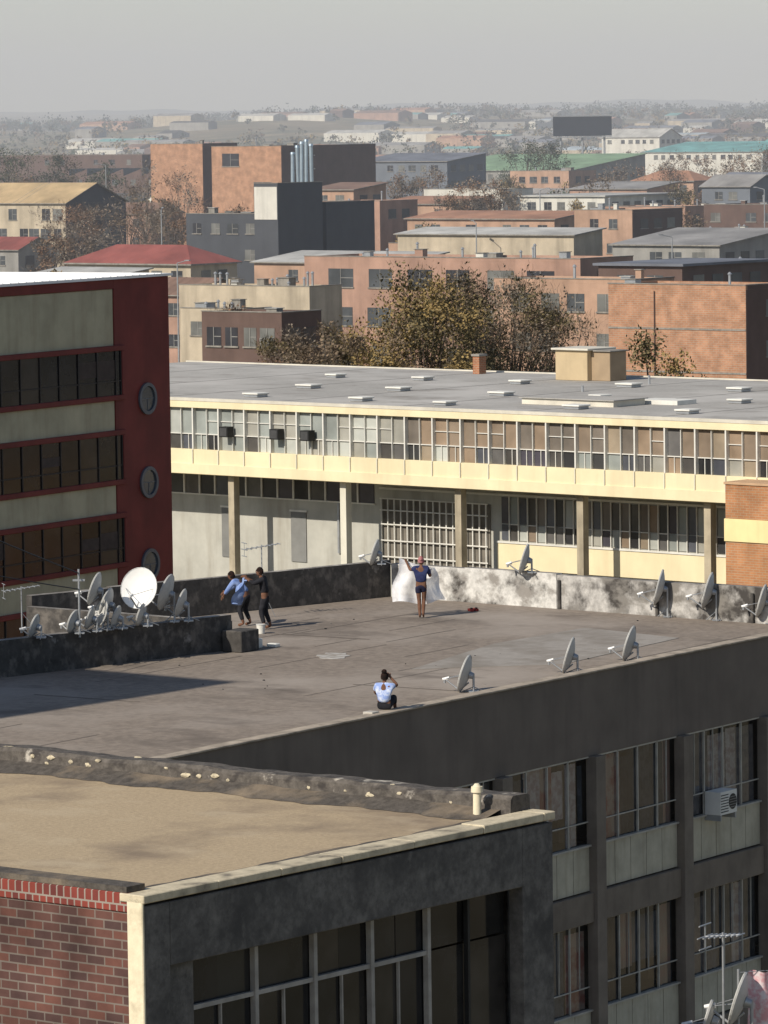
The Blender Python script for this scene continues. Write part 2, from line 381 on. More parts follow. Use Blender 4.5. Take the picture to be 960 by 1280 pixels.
# ================================================================ BUILDING D (long cream building)
def build_D():
    a=41.8; O=(24.17,181.25); e=parent_empty('long_cream_school_building',(O[0],O[1],0),rz(a))
    L=66
    droof=patchy('pale_gravel_roof',(.34,.325,.30),(.45,.43,.40),.45,.65,.13,.15,6,.95,.2,((.24,.222,.2),.54,.72))
    w=MB()
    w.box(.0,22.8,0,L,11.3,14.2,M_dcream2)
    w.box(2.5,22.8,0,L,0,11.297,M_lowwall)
    w.box(-.25,23,-.2,L+.2,14.203,14.5,M_dcream)
    w.box(-.22,-.002,0,L,11.28,12.38,M_dcream)
    w.box(-.28,-.222,0,L,11.3,11.75,M_dcream)
    w.out('walls',e,bevel=.01)
    r=MB(); r.box(-.1,22.9,-.1,L+.1,14.502,14.56,droof)
    edge=paint('white_roof_edge',(.60,.56,.47),.2,1,.7)
    r.box(-.27,-.105,-.2,L+.2,14.503,14.64,edge); r.box(22.905,23.05,-.2,L+.2,14.503,14.62,edge)
    for i in range(9): r.box(.2,22.7,4+i*7,4.08+i*7,14.562,14.568,paint('roof_joint',(.27,.255,.235),.3,1,.9))
    r.out('roof',e)
    s=MB()
    for (x,ys) in ((2.2,[8,13,18.5,24,30,36,42,48]),(8.5,[10,15.5,21,27,33,38.5,44]),(15.5,[9,14,20,26,31.5,37.5,43,49])):
        for y in ys:
            y+=U(-.8,.8); xx=x+U(-.5,.5); q=U(.7,1.1)
            s.box(xx,xx+.7,y,y+.8*q,14.563,14.68,M_metal); s.box(xx-.05,xx+.75,y-.06,y+.8*q+.06,14.682,14.76,M_white)
    for i in range(8):
        x,y=U(1,21),U(6,50); s.cyl((x,y,14.55),(x,y,14.55+U(.25,.5)),.06,.06,M_metal,8)
    s.out('roof_lights',e,bevel=.02)
    s=MB(); s.box(4.5,6.6,23.5,28.5,14.563,14.82,edge); s.box(6.9,8.2,22,24.2,14.563,14.75,M_white); s.box(4.4,6.7,23.4,28.6,14.822,14.86,droof)
    s.out('roof_plinths',e)
    ex=(math.sin(math.radians(a)),math.cos(math.radians(a))); ey=(-ex[1],ex[0])
    dx,dy=10.8-O[0],221.9-O[1]; lx=dx*ex[0]+dy*ex[1]; ly=dx*ey[0]+dy*ey[1]-2.2
    s=MB(); tan=paint('tan_plaster',(.50,.39,.24),.12,.8,.8,.2); s.box(lx-2.3,lx-.5,ly+2.0,ly+3.9,14.563,15.95,tan); s.box(lx-2.45,lx-.35,ly+1.85,ly+4.05,15.953,16.05,edge); 
    s.box(lx-2.0,lx-.8,ly+.9,ly+1.997,14.563,15.9,paint('brown_tank_room',(.34,.25,.16),.2,1,.8)); s.box(lx-2.1,lx-.7,ly+.8,ly+1.84,15.903,15.97,M_conc); s.out('roof_stair_house',e,bevel=.02)
    s=MB(); ob=brick('chimney_brick',(.42,.16,.08),(.35,.13,.07),(.4,.3,.2)); s.box(21.2,21.7,45.2,45.6,14.563,15.4,ob); s.box(21.15,21.75,45.15,45.65,15.403,15.5,M_conc); s.out('brick_chimney',e)
    f=MB();g=MB()
    pal=[glass('pane_pale_%d'%i,c,.3,.4,.2,.5) for i,c in enumerate([(.42,.43,.39),(.36,.37,.34),(.27,.29,.27),(.31,.30,.26)])]
    brn=[glass('pane_brown_%d'%i,c,.3,.4,.25,.5) for i,c in enumerate([(.27,.20,.14),(.22,.17,.125),(.31,.25,.18),(.17,.145,.12)])]
    drk=[glass('pane_dark_%d'%i,c,.15,.5,.3,.5) for i,c in enumerate([(.035,.035,.037),(.075,.07,.065),(.07,.065,.08),(.09,.095,.11),(.05,.05,.05),(.12,.115,.11)])]
    y=0
    z0,zm,z1=12.38,13.05,14.2
    while y<L:
        left=y>29.7
        f.box(-.24,-.003,y-.035,y+.035,12.383,z1,M_white)
        for j in range(2):
            ya=y+.045+j*.77; yb=ya+.72
            base=pal if left else brn
            up=random.choice(base if R()<.9 else drk)
            if left: low=random.choice(pal if R()<.65 else drk)
            else: low=random.choice(drk if R()<.6 else (pal if R()<.5 else brn))
            g.box(-.03,-.0025,ya,yb,zm+.02,z1,up); g.box(-.03+U(0,.008),-.0025,ya,yb,z0+.003,zm-.02,low)
            f.box(-.10,-.033,ya,yb,zm-.02,zm+.02,M_white)
            if R()<.6: f.box(-.09,-.034,ya,yb,13.62,13.65,M_white)
            if R()<.5: f.box(-.085,-.034,ya+.34,ya+.37,z0+.003,zm-.021,M_white)
        f.box(-.14,-.032,y+.785,y+.815,z0+.003,z1,M_white)
        f.box(-.285,-.222,y-.02,y+.02,11.753,12.36,M_dcream2)
        y+=1.55
    acg=paint('ac_grille',(.06,.06,.06),.2,4,.6)
    for yy in (41.0,38.0,36.2):
        f.box(-.55,-.15,yy,yy+.5,13.0,13.45,M_black); f.box(-.562,-.552,yy+.05,yy+.45,13.05,13.4,acg)
    for y in (1.6,8.6,15.2,21.8,28.4,34.9,41.5,48,54.6):
        f.box(.15,.5,y-.17,y+.17,0,11.27,paint('lower_column',(.42,.36,.26),.3,1.2,.8,.5) if y!=34.9 else M_dcream2)
    low=MB(); B=2.5
    low.box(B-.08,B-.002,35.1,L,10.1,10.16,M_white)
    y=35.2
    while y<L-1:
        low.box(B-.04,B-.003,y,y+.85,10.17,11.1,random.choice(drk)); low.box(B-.1,B-.01,y+.86,y+.94,10.17,11.1,M_white); y+=.95
    low.box(B-.1,B-.002,37.2,37.3,7.9,10.09,M_metal)
    for yy in (39.2,43.4): low.box(B-.05,B-.002,yy,yy+.9,7.4,9.6,paint('grey_door',(.20,.20,.19),.2,1,.7)); low.box(B-.07,B-.051,yy-.06,yy+.96,9.6,9.68,M_white)
    low.box(B-.06,B-.003,28.6,34.7,7.6,10.4,paint('dull_interior',(.20,.18,.15),.5,.9,.8))
    y=28.7
    while y<34.7: low.box(B-.2,B-.15,y,y+.05,7.6,10.45,M_white); y+=.37
    for z in (7.9,8.6,9.3,9.9,10.4): low.box(B-.24,B-.201,28.6,34.7,z,z+.05,M_white)
    y=2.
    while y<28.0:
        for j in range(2):
            c1=random.choice(pal+brn+drk); c2=random.choice(drk+brn+pal)
            low.box(B-.05,B-.003,y+j*.5,y+j*.5+.46,8.95,9.6,c1); low.box(B-.05,B-.003,y+j*.5,y+j*.5+.46,9.65,10.75,c2)
            low.box(B-.12,B-.051,y+j*.5-.02,y+j*.5+.02,8.9,10.8,M_white)
        low.box(B-.10,B-.052,y+.02,y+.48,9.6,9.64,M_white)
        y+=1.0
    low.box(B-.10,B-.002,2,28.2,7.72,8.81,M_dcream)
    low.box(B-.14,B-.002,2,28.2,8.82,8.9,M_white)
    low.box(B-.15,B-.003,2,34.8,10.81,10.9,M_white)
    g.out('upper_windows',e); f.out('frames_and_columns',e); low.out('lower_windows',e)
build_D()

def build_or():
    ob=brick('orange_facebrick',(.50,.23,.105),(.42,.19,.09),(.42,.3,.19),.3,.1,.012,var=.3)
    yb=paint('yellow_band',(.78,.66,.34),.1,.6,.7,.2)
    a=41.8; e2=(-.7457,.6663)
    Lc=Vector((13.45,188.5)); O=Lc-Vector(e2)*9
    w=MB(); w.box(0,1.6,0,9,0,9.95,ob); w.box(-.06,1.6,0,9.03,9.953,10.85,yb); w.box(0,1.6,0,9,10.853,12.2,ob); w.box(-.05,1.65,-.05,9.05,12.203,12.3,paint('brick_cap',(.5,.33,.2),.2,1,.8))
    w.out('orange_brick_stair_tower',None,(O.x,O.y,0),rz(a),.01)
build_or()

def build_tower():
    br=brick('tower_brick',(.3,.14,.09),(.24,.11,.08),(.3,.26,.2))
    a=39; K=Vector((-21.2,97.7)); e1=Vector((math.sin(math.radians(a)),math.cos(math.radians(a)))); O=K-e1*9
    e=parent_empty('brick_lift_tower',(O.x,O.y,0),rz(a)); w=MB(); w.box(0,9,0,9,0,31.0,br); w.box(-.1,9.1,-.1,9.1,31.003,31.4,M_conc); w.out('walls',e)
    g=MB()
    for fl in range(9):
        for i in range(3): g.box(1+i*2.6,2.6+i*2.6,-.05,-.003,1.5+fl*3.3,3+fl*3.3,M_dglass); g.box(.9+i*2.6,2.7+i*2.6,-.12,-.003,1.35+fl*3.3,1.49+fl*3.3,M_conc)
        for i in range(3): g.box(-.05,-.003,1+i*2.6,2.6+i*2.6,1.5+fl*3.3,3+fl*3.3,M_dglass)
    g.out('windows',e)
build_tower()
# cables slung from the tower to a mast on the dish wall
def cable(name,p,q,sag,r=.018):
    m=MB(); P=Vector(p);Q=Vector(q); last=None
    for i in range(25):
        t=i/24; c=P.lerp(Q,t); c.z-=sag*4*t*(1-t)
        if last is not None: m.cyl(last,c,r,r,M_black,5,False)
        last=c
    m.out(name)
cable('overhead_cable',(-7.6,118.6,15.7),(-21.2,97.7,25.8),.5); cable('overhead_cable',(-7.6,118.6,15.3),(-21.2,97.7,22.5),.7,.014)
m=MB(); m.cyl((0,0,0),(0,0,1.7),.03,.025,M_metal,8); m.box(-.15,.15,-.02,.02,1.4,1.45,M_metal); m.out('cable_mast',None,(-7.6,118.6,14.1))

# ================================================================ terrain
def sst(a,b,x):
    t=max(0,min(1,(x-a)/(b-a))); return t*t*(3-2*t)
def gz(x,y):
    t=sst(1300,4200,y)
    h=17*t+t*(3.5*math.sin(x/130+.7)+2.5*math.sin(x/61+y/300))
    h+=12*math.exp(-((x+55)/110)**2)*math.exp(-((y-3300)/500)**2)
    h+=14*sst(5000,9000,y)
    return h
def build_ground():
    ys=[-200,0,60,120,200,300,400,500,600,700,800,900,1000,1150,1300]+[1300+100*i for i in range(1,50)]+[6500,7000,7500,8000,9000,10000,12000,15000,19000]
    xs=[-6000,-3000,-1500]+[-1000+25*i for i in range(81)]+[1500,3000,6000]
    v=[(x,y,gz(x,y)) for y in ys for x in xs]; n=len(xs)
    f=[(j*n+i,j*n+i+1,(j+1)*n+i+1,(j+1)*n+i) for j in range(len(ys)-1) for i in range(n-1)]
    gm=patchy('dry_veld_ground',(.22,.18,.12),(.11,.11,.07),.42,.60,.012,.25,.15,.95,.1,((.34,.275,.18),.54,.7))
    b=MB(); b.add(v,f,gm,True); b.out('ground')
    asp=paint('asphalt',(.05,.05,.05),.2,1,.9); kb=paint('kerb_concrete',(.35,.34,.31),.2,1,.9); ln=paint('road_marking',(.75,.75,.7),.1,2,.8)
    r=MB(); r.box(-60,120,0,9,.002,.006,asp)
    for i in range(30): r.box(-58+i*6,-55+i*6,4.43,4.57,.009,.013,ln)
    r.box(-60,120,-2.5,-.003,.0,.13,kb); r.box(-60,120,9.003,11.5,.0,.13,kb)
    r.out('street',None,(16,120,0),rz(35))
    r=MB(); r.box(-80,120,0,10,.004,.0085,asp)
    for i in range(33): r.box(-78+i*6,-75+i*6,4.93,5.07,.0115,.0155,ln)
    r.box(-80,120,-2.5,-.003,.0,.13,kb); r.box(-80,120,10.003,12.5,.0,.13,kb)
    r.out('street',None,(30,250,0),rz(41.8)+math.pi/2)
build_ground()

# ================================================================ background buildings
W_orange=brick('orange_brick_wall',(.49,.25,.145),(.41,.205,.12),(.40,.31,.23),.5,.18,.02,var=.35)
W_salmon=paint('salmon_brick_wall',(.38,.235,.175),.28,.25,.9,.4)
W_pink=paint('faded_terracotta_wall',(.42,.27,.19),.28,.3,.9,.35)
W_beige=paint('beige_plaster_wall',(.46,.39,.29),.25,.3,.9,.5)
W_brown=paint('dark_brown_brick_and_shade_side',(.12,.078,.065),.2,.4,.9,.2)  # brown brick walls, and shade coloured onto sunless sides of other blocks
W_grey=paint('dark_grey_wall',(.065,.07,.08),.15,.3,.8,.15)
W_mid=paint('grey_plaster_wall',(.28,.27,.25),.25,.3,.9,.4)
W_white=paint('whitewashed_wall',(.60,.58,.52),.15,.3,.9,.35)
W_slate=paint('slate_blue_wall',(.14,.155,.18),.15,.3,.8)
def roofm(n,c): return paint('roof_'+n,c,.4,.14,.7,.35)
R_grey=roofm('grey_sheet',(.29,.28,.27)); R_red=roofm('red_sheet',(.28,.085,.07)); R_dark=roofm('dark_bitumen',(.085,.08,.075)); R_lt=roofm('light_sheet',(.48,.47,.44))
R_rust=roofm('rust_sheet',(.24,.15,.11)); R_or=roofm('orange_tile',(.38,.20,.125)); R_green=roofm('green_sheet',(.22,.33,.20)); R_teal=roofm('teal_sheet',(.16,.36,.35)); R_tan=roofm('tan_sheet',(.52,.38,.21)); R_blue=roofm('steel_blue_sheet',(.17,.18,.21)); R_pale=roofm('pale_blue_sheet',(.38,.44,.48))
BW=[glass('bg_window_%d'%i,c,.3,.4,.3,.3) for i,c in enumerate([(.03,.03,.035),(.06,.065,.07),(.14,.14,.13)])]
def bldg(name,x,y,L2,L1,h,wall,roof,fl=None,sp=3.2,ww=1.8,wh=1.3,kind='flat',side=None,z0=None,a=39,clutter=4,win=(True,True),fh=3.4,trim=None,par=.35,extra=None):
    if z0 is None: z0=gz(x,y)
    m=MB(); side=side or wall; trim=trim or M_conc
    b0=-1
    m.box(0,L1,0,L2,b0,h-.003,wall)
    if side is not wall: m.box(.02,L1,-.03,-.002,b0,h-.01,side)  # darker side material colours in the shade of the face turned from the sun
    if kind=='flat':
        t=.25
        if par>0:
            m.box(0,t,0,L2,h,h+par,wall); m.box(t+.002,L1,0,t,h,h+par,side); m.box(L1-t,L1,t+.002,L2,h,h+par,wall); m.box(t+.002,L1-t-.002,L2-t,L2,h,h+par,wall)
            m.box(-.05,t+.05,-.05,L2+.05,h+par+.002,h+par+.08,trim); m.box(t+.052,L1+.05,-.05,t+.05,h+par+.002,h+par+.08,trim)
            m.box(t+.002,L1-t-.002,t+.002,L2-t-.002,h,h+.06,roof)
        else:
            m.box(-.4,L1+.4,-.4,L2+.4,h,h+.25,roof)
        for i in range(clutter):
            cx=U(.8,max(1,L1-1.5)); cy=U(.8,max(1,L2-1.5)); s=U(.3,.9); hh=U(.3,1.1)
            if R()<.5:
                m.box(cx,cx+s*1.5,cy,cy+s*2,h+.06,h+.06+hh,random.choice([M_conc,M_metal,wall,W_white])); m.box(cx-.1,cx+s*1.5+.1,cy-.1,cy+s*2+.1,h+.063+hh,h+.12+hh,random.choice([M_conc,R_lt]))
            else: m.cyl((cx,cy,h),(cx,cy,h+hh*1.6),.12,.12,M_metal,8); m.cyl((cx,cy,h+hh*1.6),(cx,cy,h+hh*1.6+.2),.22,.05,M_metal,8)
    elif kind=='gable':
        rh=L1*.22; o=.4
        vs=[(-o,-o,h),(-o,L2+o,h),(L1/2,L2+o,h+rh),(L1/2,-o,h+rh),(L1+o,-o,h),(L1+o,L2+o,h)]
        m.add(vs,[(0,3,2,1),(3,4,5,2)],roof); m.add([(v[0],v[1],v[2]-.12) for v in vs],[(0,1,2,3),(3,2,5,4)],trim)
        m.add([(-o,-o,h-.12),(-o,-o,h),(L1/2,-o,h+rh),(L1/2,-o,h+rh-.12),(L1+o,-o,h),(L1+o,-o,h-.12),(-o,L2+o,h-.12),(-o,L2+o,h)],[(0,3,2,1),(3,5,4,2),(0,1,7,6)],trim)
        m.add([(0,0,h-.003),(L1,0,h-.003),(L1/2,0,h+rh-.1)],[(0,1,2)],side)
        m.add([(0,L2,h-.003),(L1,L2,h-.003),(L1/2,L2,h+rh-.1)],[(0,2,1)],side)
        n=int(L2/1.2)
        for i in range(n):
            yy=i*1.2; m.add([(-o,yy,h+.03),(-o,yy+.12,h+.03),(L1/2,yy+.12,h+rh+.03),(L1/2,yy,h+rh+.03)],[(0,3,2,1)],trim if R()<.08 else roof)
    elif kind=='hip':
        rh=min(L1,L2)*.25;o=.5;q=min(L1,L2)/2
        m.add([(-o,-o,h),(L1+o,-o,h),(L1+o,L2+o,h),(-o,L2+o,h),(L1/2,q,h+rh),(L1/2,max(L2-q,q+.1),h+rh)],[(0,1,4),(1,2,5,4),(2,3,5),(3,0,4,5)],roof); m.box(-o,L1+o,-o,L2+o,h-.2,h-.004,trim)
    elif kind=='shed':
        rh=L1*.12;o=.4
        m.add([(-o,-o,h),(L1+o,-o,h+rh),(L1+o,L2+o,h+rh),(-o,L2+o,h)],[(0,1,2,3)],roof)
        m.add([(-o,-o,h-.15),(-o,-o,h),(-o,L2+o,h),(-o,L2+o,h-.15),(L1+o,-o,h+rh),(L1+o,-o,h+rh-.15)],[(0,1,2,3),(0,5,4,1)],trim)
        m.add([(0,0,h-.003),(L1,0,h-.003),(L1,0,h+rh-.05)],[(0,1,2)],side)
    elif kind=='saw':
        n=max(2,int(L2/6)); d=L2/n
        for i in range(n):
            y0=i*d; m.add([(0,y0,h),(L1,y0,h),(L1,y0+d*.98,h+.02),(0,y0+d*.98,h+.02),(L1,y0+.1,h+1.8),(0,y0+.1,h+1.8)],[(0,1,4,5)],BW[1]); 
            m.add([(0,y0+.1,h+1.8),(L1,y0+.1,h+1.8),(L1,y0+d,h),(0,y0+d,h)],[(0,1,2,3)],roof); m.add([(0,y0,h),(0,y0+.1,h+1.8),(0,y0+d,h)],[(0,1,2)],wall)
    fls=fl if fl is not None else max(1,int(h/fh))
    for k in range(fls):
        zt=h-.9-k*fh; zb=zt-wh
        if zb<.3: break
        if win[0]:
            n=int((L2-.8)/sp)
            if n>0:
                off=(L2-n*sp)/2
                for i in range(n):
                    w_=ww*U(.8,1.1); ya=off+i*sp+(sp-w_)/2+U(-.2,.2); g=random.choice(BW)
                    if R()<.12: continue
                    m.box(-.03,-.002,ya,ya+w_,zb,zt,g); m.box(-.08,-.032,ya+w_/2-.03,ya+w_/2+.03,zb,zt,W_mid); m.box(-.12,-.002,ya-.1,ya+w_+.1,zb-.14,zb-.004,trim)
                    m.box(-.06,-.031,ya,ya+w_/2-.05,(zb+zt)/2-.03,(zb+zt)/2+.03,W_mid)
        if win[1]:
            n=int((L1-.8)/sp)
            if n>0:
                off=(L1-n*sp)/2
                for i in range(n):
                    xa=off+i*sp+(sp-ww)/2; g=random.choice(BW)
                    m.box(xa,xa+ww,-.06,-.032,zb,zt,g); m.box(xa-.1,xa+ww+.1,-.13,-.033,zb-.14,zb-.004,trim)
    if extra: extra(m)
    return m.out(name,None,(x,y,z0),rz(a))
def bands(m):
    m.box(-.05,-.002,0,14,8.6,8.75,M_conc); m.box(-.05,-.002,0,14,5.0,5.15,M_conc)
    m.cyl((-.1,9.2,0),(-.1,9.2,11.8),.05,.05,W_brown,8)
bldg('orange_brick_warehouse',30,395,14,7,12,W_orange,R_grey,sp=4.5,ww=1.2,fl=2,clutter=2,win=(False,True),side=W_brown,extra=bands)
bldg('brick_workshop',21.5,409,15,6,12.1,W_pink,R_lt,fl=3,sp=3.0,ww=1.9,wh=1.5,clutter=3)
bldg('steel_canopy_building',29,462,10,15,11.8,W_brown,R_blue,par=0,clutter=0,fl=1)
bldg('salmon_factory',20,481,36,9,11.7,W_salmon,R_grey,fl=3,sp=5.2,ww=3.2,wh=1.9,fh=4,clutter=12)
bldg('beige_workshop',-7,470,17,5,9.7,W_beige,R_tan,fl=1,win=(False,False),clutter=16)
bldg('beige_outbuilding',-13,455,8,4,8.2,W_beige,R_grey,fl=1,win=(True,False),clutter=6)
def shopsign(m):
    G={'S':['111','100','111','001','111'],'P':['111','101','111','100','100'],'E':['111','100','110','100','111']}
    k=.09; y=2.2
    for ch in 'SPE':
        for r_,row in enumerate(G[ch]):
            for c_,b in enumerate(row):
                if b=='1': m.box(-.2,-.13,y-(c_+1)*k*.95,y-c_*k*.95,9.0-(r_+1)*k,9.0-r_*k,W_mid)
        y-=k*4.2
bldg('brown_brick_shop',-8,385,8.5,5,10.7,W_brown,R_dark,fl=2,sp=1.9,ww=1.5,wh=1.5,clutter=1,fh=3,extra=shopsign)
bldg('grey_plaster_office',-13,621,16,5,13.7,W_grey,R_grey,fl=2,sp=3,ww=1.8,win=(True,False),clutter=2)
bldg('dark_grey_tower_block',-13.1,618,4,9,17.7,W_grey,R_dark,win=(False,False),clutter=0,extra=lambda m:m.box(-.06,-.002,.1,3.9,13.4,17.6,W_white))
bldg('dark_grey_block',-7,628,3,10,15,W_grey,R_dark,win=(False,False),clutter=0)
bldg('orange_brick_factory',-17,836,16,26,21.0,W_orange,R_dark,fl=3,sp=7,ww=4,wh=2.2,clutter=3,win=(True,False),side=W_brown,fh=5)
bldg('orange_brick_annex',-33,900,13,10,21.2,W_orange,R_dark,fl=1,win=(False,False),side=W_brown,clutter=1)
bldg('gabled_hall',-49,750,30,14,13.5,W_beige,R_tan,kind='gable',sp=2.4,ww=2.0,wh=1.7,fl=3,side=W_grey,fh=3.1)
bldg('red_roof_house',-24,607,21,9,8.2,W_beige,R_red,kind='hip',fl=1)
bldg('salmon_shed',0,712,11,9,13.5,W_salmon,R_or,fl=1,clutter=2)
bldg('salmon_shed',-4,740,9,8,15.2,W_pink,R_rust,fl=1,kind='shed')
bldg('terracotta_roof_house',25,689,27,8,11.4,W_pink,R_or,kind='shed',fl=2)
bldg('brown_brick_flats',35,667,10,12,12.6,W_pink,R_dark,fl=3,side=W_brown)
bldg('grey_roof_warehouse',41,581,16,14,10.4,W_mid,R_grey,kind='shed',fl=1)
bldg('grey_roof_warehouse',24,596,28,6,11.5,W_beige,R_lt,kind='shed',fl=1,win=(False,False))
bldg('grey_gable_house',63,818,10,9,13.5,W_slate,R_grey,kind='gable',fl=2)
bldg('orange_brick_house',63,965,15,8,12.4,W_pink,R_or,kind='hip',fl=1)
bldg('white_flat_warehouse',38,812,18,22,12.2,W_white,R_lt,fl=1,par=0,clutter=0)
bldg('brown_long_warehouse',-64,1300,70,20,16,W_brown,R_rust,fl=1,sp=6,kind='flat')
bldg('brown_long_warehouse',-40,1180,55,16,12,W_brown,R_grey,fl=1,sp=6,kind='saw')
bldg('blue_roof_depot',15,1062,26,14,16,W_slate,R_blue,kind='shed',fl=2)
bldg('orange_brick_depot',41,1041,16,10,13.4,W_pink,R_rust,fl=2)
bldg('green_roof_depot',46,1150,46,30,12.5,W_mid,R_green,kind='shed',fl=1)
bldg('pale_blue_roof_depot',88,760,20,16,11.5,W_white,R_pale,kind='shed',fl=1)
bldg('teal_roof_plant',118,1480,46,25,13,W_white,R_teal,kind='shed',fl=1)
bldg('teal_roof_plant',168,1700,40,25,12,W_white,R_teal,kind='gable',fl=1)
bldg('white_hall',102,1750,26,14,15,W_white,R_lt,kind='gable',fl=1)
fill=[(-33,560,14,9,8,W_beige,R_lt,'shed'),(-20,520,10,8,7.5,W_salmon,R_rust,'gable'),(12,640,14,8,9,W_pink,R_grey,'flat'),(52,640,14,10,10,W_pink,R_grey,'flat'),(57,560,12,9,9.5,W_salmon,R_dark,'shed'),(-52,690,10,8,8,W_mid,R_red,'gable'),
(12,780,16,9,12,W_pink,R_or,'shed'),(22,860,18,9,12.6,W_white,R_grey,'flat'),(-8,900,14,8,13,W_pink,R_lt,'gable'),(50,900,18,10,12,W_salmon,R_grey,'shed'),(76,900,16,10,12.5,W_mid,R_blue,'gable'),
(47,740,16,9,11.5,W_salmon,R_rust,'flat'),(60,720,14,10,12,W_brown,R_dark,'flat'),(64,640,10,10,10.5,W_pink,R_lt,'flat'),(37,500,12,9,9.6,W_beige,R_grey,'flat'),(2,560,22,9,9.4,W_pink,R_lt,'shed'),(-42,880,20,9,9,W_salmon,R_rust,'gable'),(-70,980,26,12,12,W_salmon,R_rust,'shed')]
for x,y,l2,l1,h,w,r,k in fill: bldg('low_commercial_building',x,y,l2,l1,h,w,r,kind=k,clutter=6)
cols=[(W_pink,R_or),(W_salmon,R_rust),(W_beige,R_grey),(W_white,R_lt),(W_mid,R_dark),(W_brown,R_rust),(W_mid,R_grey),(W_beige,R_pale),(W_mid,R_blue)]
random.seed(21)
for i in range(46):
    y=U(920,1500); x=U(-.092,.095)*y
    w,r=random.choice(cols); bldg('suburban_building',x,y,U(12,36),U(8,14),U(4,8),w,r,kind=random.choice(['flat','gable','shed','flat']),fl=1,clutter=2,a=39+U(-6,6))
m=MB()
ca,sa=math.cos(rz(39)),math.sin(rz(39))
for i in range(240):
    y=1500*math.exp(U(0,1.0)); x=U(-.1,.1)*y; z=gz(x,y)
    if x<-.02*y and R()<.6: continue
    w,r=random.choice(cols+[(W_white,R_lt),(W_mid,R_teal)]); L=U(10,46);D=U(8,16);h=U(3,6)
    def T(px,py,pz): return (x+px*ca-py*sa,y+px*sa+py*ca,z+pz)
    rh=D*.12
    P=[T(0,0,-2),T(D,0,-2),T(D,L,-2),T(0,L,-2),T(0,0,h),T(D,0,h),T(D,L,h),T(0,L,h),T(D/2,0,h+rh),T(D/2,L,h+rh)]
    m.add(P,[(0,1,5,4),(3,0,4,7),(1,2,6,5),(2,3,7,6),(4,5,8),(6,7,9)],w); 
    m.add([P[4],P[5],P[6],P[7],P[8],P[9]],[(0,4,5,3),(4,1,2,5)],r)
m.out('distant_town_buildings')

s=MB(); st=paint('stainless_duct',(.42,.5,.56),.15,1,.35,metal=.7)
for i,(dx,h) in enumerate([(-1.4,22.6),(-.6,23.2),(.2,22.9),(1.0,22.4),(1.8,21.5)]):
    s.cyl((dx,U(-.5,.5),8),(dx,0,h),.26,.26,st,12); s.cyl((dx,0,h),(dx,0,h+.3),.34,.28,st,12)
s.box(-1.9,2.3,-.5,.5,8,16.5,W_grey); 
for z in (17.5,19.5,21.3): s.box(-1.8,2.2,-.36,-.3,z,z+.12,M_metal)
s.out('exhaust_stacks',None,(-10.2,645,0),rz(39)+math.pi/2)
s=MB(); s.box(-8,8,-.3,.3,19.8,25,paint('billboard_back',(.03,.035,.045),.2,.5,.6)); s.box(-8.2,8.2,-.4,.4,25.003,25.3,M_metal)
for x in (-6,0,6): s.cyl((x,0,-2),(x,0,19.8),.35,.3,M_metal,10)
s.box(-8,8,-1.0,-.31,19.4,19.6,M_metal); s.out('billboard',None,(55,1300,0),math.radians(8))
for (x,y,h) in ((-22,520,11),(34,560,12),(12,600,13),(-30,660,14),(56,700,15),(70,880,18),(-50,880,18),(24,720,15)):
    m=MB(); m.cyl((0,0,0),(0,0,h),.11,.07,M_metal,8); m.cyl((0,0,h),(1.5,0,h+.3),.05,.04,M_metal,6); m.box(1.3,2.0,-.12,.12,h+.26,h+.38,M_metal); m.out('street_lamp',None,(x,y,0),U(0,6))

# ================================================================ trees
def leafm(n,c):
    if n in MC: return MC[n]
    m,nt,b=_nt(n); v=coords(nt); lk(nt,ramp(nt,noise(nt,v,1.3,3),[(.3,[x*.7 for x in c]),(.7,[x*1.3 for x in c])]),b.inputs['Base Color']); b.inputs['Roughness'].default_value=.8; b.inputs['Specular IOR Level'].default_value=.15; MC[n]=m; return m
bark=paint('bark',(.13,.10,.08),.3,4,.9)
LG=[leafm('leaf_olive',(.145,.115,.058)),leafm('leaf_dark',(.085,.072,.042)),leafm('leaf_yellow',(.24,.17,.07))]
LB=[leafm('leaf_brown',(.17,.125,.085)),leafm('twig_grey',(.19,.155,.12)),leafm('leaf_rust',(.19,.115,.07))]
LD=[leafm('leaf_deep',(.045,.06,.035)),leafm('leaf_deep2',(.07,.08,.045)),LG[1]]
LM=[LG[0],LB[1],LB[0],LB[1],LG[1]]
